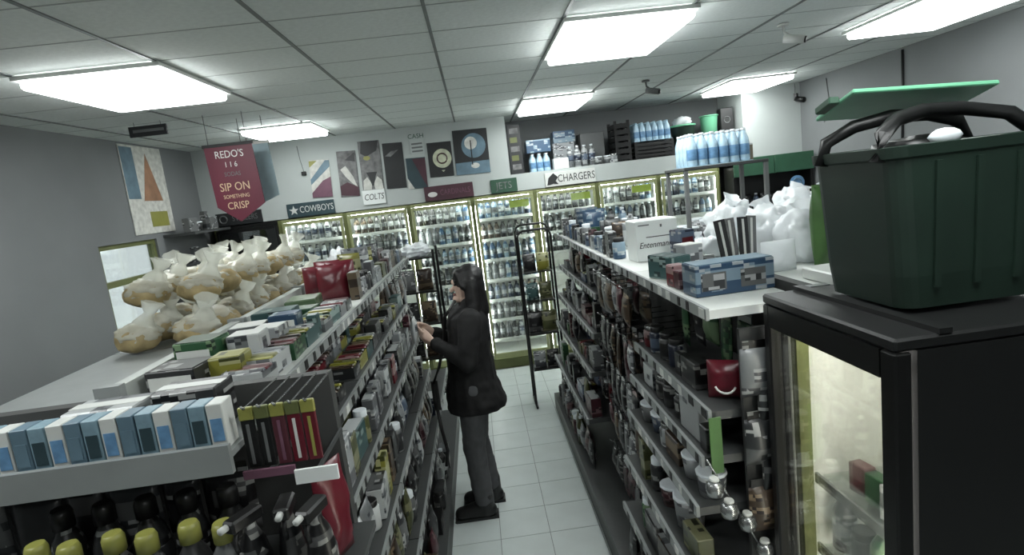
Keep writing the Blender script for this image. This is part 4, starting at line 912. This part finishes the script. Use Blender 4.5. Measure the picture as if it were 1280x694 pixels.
o = tag(ob('black_sack', MB().blob((1.17, 1.45, 2.06), (.14, .10, .05), 6, .3, 2.2, 3), 'black_plastic'), 'black sack bulging out of the dark green tub', 'sack')
t = thing('mint_cover', 'mint green sheet leaning tilted on the dark green tub', 'sheet', (1.15, 1.53, 2.205), 0)
ob('panel', B(-.16, .2, -.1, .1, -.006, .006, ch=.003), 'mint', t); ob('grip', B(-.19, -.162, -.04, .04, -.008, .012, ch=.003), 'ink_green', t); t.rotation_euler = (-.25, .06, -.1)
t = tag(ob('paper_tag', MB().blob((1.10, 1.30, 2.1), (.04, .02, .02), 2, .1, 2, 2), 'cap_white'), 'shiny white bundle peeking from the green tub', 'bundle')

# things at the near end of the right run
hooks(gr, -1, RCX-.02, RY[0]+.03, RY[1]-.03, (1.585,), .14, .22, [('green', 4), ('olive', 2), ('charcoal', 1)], 'near right bay', deep=1)
ob('wire_strip', MB().tube([(.66, 1.775, 1.13), (.72, 1.77, 1.0), (.85, 1.77, .74), (.9, 1.78, .66)], .004, 5), 'chrome', gr)
for k, (x, z) in enumerate(((.67, 1.04), (.715, .955), (.775, .90), (.83, .79), (.87, .7))):
    o = thing('round_tin', f'{ORD[k]} shiny round tin from the top of the wire strip by the fridge', 'tin', (x, 1.745, z), .3*k, 'shiny tins on the wire strip')
    ob('body', MB().lathe([(.012, -.03), (.026, -.022), (.03, 0), (.026, .02), (.014, .028)], 14), 'chrome', o); ob('lid', MB().lathe([(.015, .0285), (.017, .03), (.015, .038)], 12), 'tag_light', o)
o = tag(ob('green_bag', MB().pillow(.09, .34, .07, seed=3.9), 'leaf_green', None, (1.36, 2.22, ZT+.002), (0, 0, .3)), 'bright green bag between the plastic bags and the dark tub', 'bag')
for k, (x, y, r) in enumerate(((1.19, 2.86, .065), (1.185, 3.06, .05), (.98, 2.64, .045))):
    o = thing('small_plastic_bag', f'small white plastic bag {["beside the navy carton", "behind the white bakery carton", "by the silver carton"][k]}', 'plastic bag', (x, y, ZT+.0015), k)
    ob('bag_body', MB().blob((0, 0, r*.8), (r, r*.9, r), k*3.3+1, .28, 2.6, 3, flat=.002), 'bag_white', o); neck('bag_handle', 'bag_white', o, (0, 0, r*1.5), (.2, .2, 1), [(0, r*.5), (.02, r*.3), (.04, r*.4)], k+.5, 10, .8)
for k in range(5):
    z = 1.52-.12*k
    prod('hanging pack', ('silver', 'charcoal', 'grey', 'black', 'brown', 'charcoal', 'black', 'olive')[k], (2, 3)[k % 2], (.85+.03*(k % 2), RY[0]-.05, z), random.uniform(-.2, .2), 'clipped to the end panel of the right run')
o = ob('green_tag', B(-.022, .022, -.002, .002, -.2, 0, ch=.001), 'leaf_green', None, (.70, 1.782, 1.27), (0, 0, .1)); tag(o, 'narrow green hang strip on the near end of the right run', 'tag')
t = thing('red_bag', 'round red bag with a white smile mark on the right shelves', 'bag', (.80, 1.90, RS[1][0]+.0015), -.5)
ob('body', MB().pillow(.13, .14, .08, seed=1.1), 'red_plastic', t)
ob('smile_mark', MB().tube([(.035*math.cos(math.radians(a)), -.062, .075+.035*math.sin(math.radians(a))) for a in range(200, 341, 20)], .004, 5), 'ink_white', t)
for k, (y, c) in enumerate(((2.02, 'white'), (2.14, 'silver'), (2.3, 'silver'))): pass

# ------------------------------------------------------------------ the person (faces -x, left side to the camera)
def capsule(bm, p0, p1, r0, r1, flat=(1, 1), n=14):
    """tapered limb between two joints; flat scales the section along its own two axes"""
    p0, p1 = Vector(p0), Vector(p1); ax = p1-p0; L = ax.length
    t_ = ax.normalized() if L > 1e-6 else Vector((0, 0, 1))
    u = Vector((1, 0, 0)) if abs(t_.x) < .75 else Vector((0, 0, 1))
    u = (u-t_*u.dot(t_)).normalized(); v_ = t_.cross(u)
    rows = []
    for q in range(5): a = -PI/2+q*PI/8; rows.append((p0+t_*r0*math.sin(a), r0*math.cos(a)))
    for q in range(5): a = q*PI/8; rows.append((p1+t_*r1*math.sin(a), r1*math.cos(a)))
    vs = [[bm.verts.new(c+u*r*flat[0]*math.cos(2*PI*i/n)+v_*r*flat[1]*math.sin(2*PI*i/n)) for i in range(n)] if r > 1e-5 else [bm.verts.new(c)] for c, r in rows]
    for a, b in zip(vs[:-1], vs[1:]):
        for i in range(n):
            if len(a) == 1 and len(b) > 1: bm.faces.new((a[0], b[(i+1) % n], b[i]))
            elif len(b) == 1 and len(a) > 1: bm.faces.new((a[i], a[(i+1) % n], b[0]))
            elif len(a) > 1: bm.faces.new((a[i], a[(i+1) % n], b[(i+1) % n], b[i]))
def grow(name, segs, mat, parent, voxel=.008, smooth=6, disp=0):
    bm = bmesh.new()
    for s_ in segs: capsule(bm, *s_)
    bmesh.ops.recalc_face_normals(bm, faces=bm.faces[:])
    me = bpy.data.meshes.new(name+'_raw'); bm.to_mesh(me); bm.free()
    o = bpy.data.objects.new(name+'_raw', me)
    r = o.modifiers.new('r', 'REMESH'); r.mode = 'VOXEL'; r.voxel_size = voxel
    s_ = o.modifiers.new('s', 'SMOOTH'); s_.iterations = smooth; s_.factor = .5
    m2 = bake(o)
    if disp:
        nrm = [v.normal.copy() for v in m2.vertices]
        for v, nv in zip(m2.vertices, nrm):
            k = noise.noise(v.co*11)+.6*noise.noise(v.co*23+Vector((3, 1, 2))); v.co += nv*disp*k
    m2.polygons.foreach_set('use_smooth', [True]*len(m2.polygons)); m2.materials.clear(); m2.materials.append(MATS[mat]); m2.name = name
    p = bpy.data.objects.new(name, m2); COL.objects.link(p)
    if parent: p.parent = parent
    return p
PX, PY = -.195, 3.62
person = thing('person', 'person with long dark hair, black jacket and grey trousers beside the left shelves', 'person', (PX, PY, 0)); person.scale = (.975, .975, .975)
# joints, local: forward is -x, the near (left) side is -y
def leg(sy, fx):
    hip = (.035, sy*.085, .90); knee = (.0+fx*.4, sy*.09, .49); ank = (.03+fx, sy*.095, .09)
    return hip, knee, ank
lg = [leg(-1, -.02), leg(1, .035)]
lean = lambda z: .035+.05*(z-.9)     # she leans back a little
hd = (.075, 0, 1.575)
sh = [(.075, -.165, 1.37), (.075, .165, 1.37)]
el = [(.03, -.235, 1.12), (-.02, .2, 1.14)]
wr = [(-.165, -.13, 1.245), (-.185, .08, 1.27)]
segs = [((.035, 0, .92), (.05, 0, 1.05), .125, .11, (.85, 1.15)), ((.05, 0, 1.05), (.07, 0, 1.32), .11, .12, (.85, 1.2)), ((.075, -.1, 1.36), (.075, .1, 1.36), .07, .07),
        ((.08, 0, 1.36), (.075, 0, 1.48), .052, .048), ((.085, 0, 1.60), (.075, 0, 1.585), .088, .085, (1, .86)), ((.055, 0, 1.53), (.045, 0, 1.50), .062, .045, (1, .85)),
        ((.0, 0, 1.575), (-.025, 0, 1.548), .008, .015), ((-.005, 0, 1.49), (.01, 0, 1.485), .02, .025), ((-.002, 0, 1.60), (.02, 0, 1.60), .02, .04),
        ((.09, -.078, 1.575), (.095, -.082, 1.545), .016, .012, (.9, .6)), ((.09, .078, 1.575), (.095, .082, 1.545), .016, .012, (.9, .6))]
for h_, k_, a_ in lg:
    segs += [(h_, k_, .082, .052), (k_, a_, .052, .036), (a_, (a_[0]-.13, a_[1], .045), .036, .03)]
for i in (0, 1):
    segs += [(sh[i], el[i], .052, .040), (el[i], wr[i], .038, .024)]
    w_ = Vector(wr[i]); f_ = (w_-Vector(el[i])).normalized(); sd = -1 if i == 0 else 1
    inn = Vector((0, -sd, 0)); dn = Vector((0, 0, -1))
    segs += [(w_, w_+f_*.075, .022, .026, (1, 1)), (w_+f_*.03+dn*.018, w_+f_*.075+dn*.02, .02, .018), (w_+f_*.03-dn*.012, w_+f_*.075-dn*.016, .02, .016)]
    for q, (dz, ln) in enumerate(((.028, .038), (.010, .044), (-.009, .042), (-.027, .034))):
        b0 = w_+f_*.078+Vector((0, 0, dz)); b1 = b0+f_*ln*.8+inn*.006; b2 = b1+f_*ln*.45+inn*.024; b3 = b2+f_*.0+inn*.022
        segs += [(b0, b1, .0095, .009), (b1, b2, .009, .0085), (b2, b3, .0085, .0075)]
    b0 = w_+f_*.025+Vector((0, 0, .024)); b1 = b0+f_*.035+inn*.022+Vector((0, 0, .012)); b2 = b1+f_*.03+inn*.016
    segs += [(b0, b1, .0115, .0105), (b1, b2, .0105, .0085)]
grow('body', segs, 'skin', person, .0055, 5)
for s in (-1, 1): ob('eye', MB().blob((.006, s*.034, 1.585), (.010, .014, .008), 1, 0, 1, 2), 'eye_dark', person); ob('eyebrow', MB().tube([(.0, s*.018, 1.607), (-.001, s*.035, 1.612), (.012, s*.054, 1.606)], .005, 5), 'hair_dark', person)
ob('mouth', MB().tube([(-.006, -.022, 1.517), (-.012, 0, 1.519), (-.006, .022, 1.517)], .0065, 6), 'lip', person)
# trousers, boots
for h_, k_, a_ in lg: pass
tr = []
for h_, k_, a_ in lg: tr += [(h_, k_, .105, .076), (k_, (a_[0], a_[1], .13), .076, .066)]
tr += [((.035, -.05, .90), (.035, .05, .90), .13, .13, (.9, 1))]
grow('trousers', tr, 'trouser_grey', person, .009, 6, .006)
for h_, k_, a_ in lg:
    b = [((a_[0]+.0, a_[1], .17), (a_[0]+.01, a_[1], .05), .066, .056), ((a_[0]+.03, a_[1], .045), (a_[0]-.16, a_[1]-.0, .042), .05, .047, (1, 1)), ((a_[0]-.03, a_[1], .07), (a_[0]-.12, a_[1], .055), .05, .045)]
    bt = grow('boot', b, 'boot_black', person, .007, 4)
    for v in bt.data.vertices: v.co.z = max(v.co.z, .012)
    ob('sole', MB().prism([(a_[0]+.085, 0), (a_[0]+.085, .02), (a_[0]-.205, .02), (a_[0]-.21, .008), (a_[0]-.2, 0)], a_[1]-.047, a_[1]+.047), 'black_plastic', bt)
# jacket: open hem flaring over the hips, sleeves, collar
jk = [((.055, -.03, 1.33), (.055, .03, 1.33), .135, .135, (1, 1)), ((.04, 0, 1.06), (.055, 0, 1.30), .145, .145, (.95, 1.22)), ((.03, 0, .80), (.04, 0, 1.06), .185, .15, (1.0, 1.1)), ((.045, 0, .775), (.03, 0, .9), .185, .16, (1.12, 1.1)),
      ((.09, 0, 1.40), (.085, 0, 1.455), .078, .066), ((.075, -.15, 1.365), (.075, .15, 1.365), .078, .078)]
for i in (0, 1):
    c_ = Vector(el[i])+(Vector(wr[i])-Vector(el[i]))*.93
    jk += [(sh[i], el[i], .078, .062), (el[i], c_, .062, .044)]
j_ = grow('jacket', jk, 'jacket_black', person, .009, 7, .009)
for v in j_.data.vertices:
    if v.co.z < .75: v.co.z = .75+.012*noise.noise(v.co*9)
ob('zip', MB().tube([(-.125, -.01, .78), (-.105, -.005, 1.0), (-.088, 0, 1.2), (-.07, 0, 1.36)], .007, 6), 'jacket_trim', j_)
# hair: cap, fall down the back and a lock over the near shoulder
hr = [((.10, 0, 1.615), (.085, 0, 1.612), .096, .094, (1, .93)), ((.135, 0, 1.58), (.15, 0, 1.40), .082, .075, (.75, 1)), ((.15, 0, 1.40), (.165, 0, 1.22), .075, .05, (.6, 1.1)),
      ((.10, -.075, 1.60), (.105, -.085, 1.45), .034, .038, (1.3, .8)), ((.105, -.085, 1.45), (.09, -.13, 1.26), .04, .026, (1.2, .8)), ((.10, .075, 1.60), (.105, .085, 1.45), .034, .038, (1.3, .8)), ((.105, .085, 1.45), (.11, .12, 1.3), .038, .024),
      ((.03, -.03, 1.655), (.03, .03, 1.655), .03, .03), ((.035, -.05, 1.64), (.055, -.08, 1.57), .02, .022)]
grow('hair', hr, 'hair_dark', person, .007, 4, .004)
# shoulder bag in front of the hip, and the small pack in the far hand
t = thing('shoulder_bag', 'black shoulder bag with a dangling strap in front of the person', 'bag', (PX-.213, PY-.02, .74), 0)
ob('body', MB().pillow(.045, .2, .15, 8, 10, .05, .1, 3.3), 'jacket_black', t)
ob('strap', MB().tube([(.0, -.03, .195), (.05, -.04, .3), (.105, -.05, .46), (.13, -.07, .62), (.21, -.09, .72)], .010, 6), 'boot_black', t); ob('loose_strap', MB().tube([(.0, -.03, .02), (.01, -.04, -.12), (.03, -.05, -.26), (.01, -.06, -.36)], .012, 6), 'boot_black', t)
h_ = Vector(wr[1]); o = prod('snack bag', 'white', 1, (PX-.285, PY-.03, 1.20), PI/2, '', label='small pale packet held in the hands of the person')
bpy.data.scenes.remove(TMP)
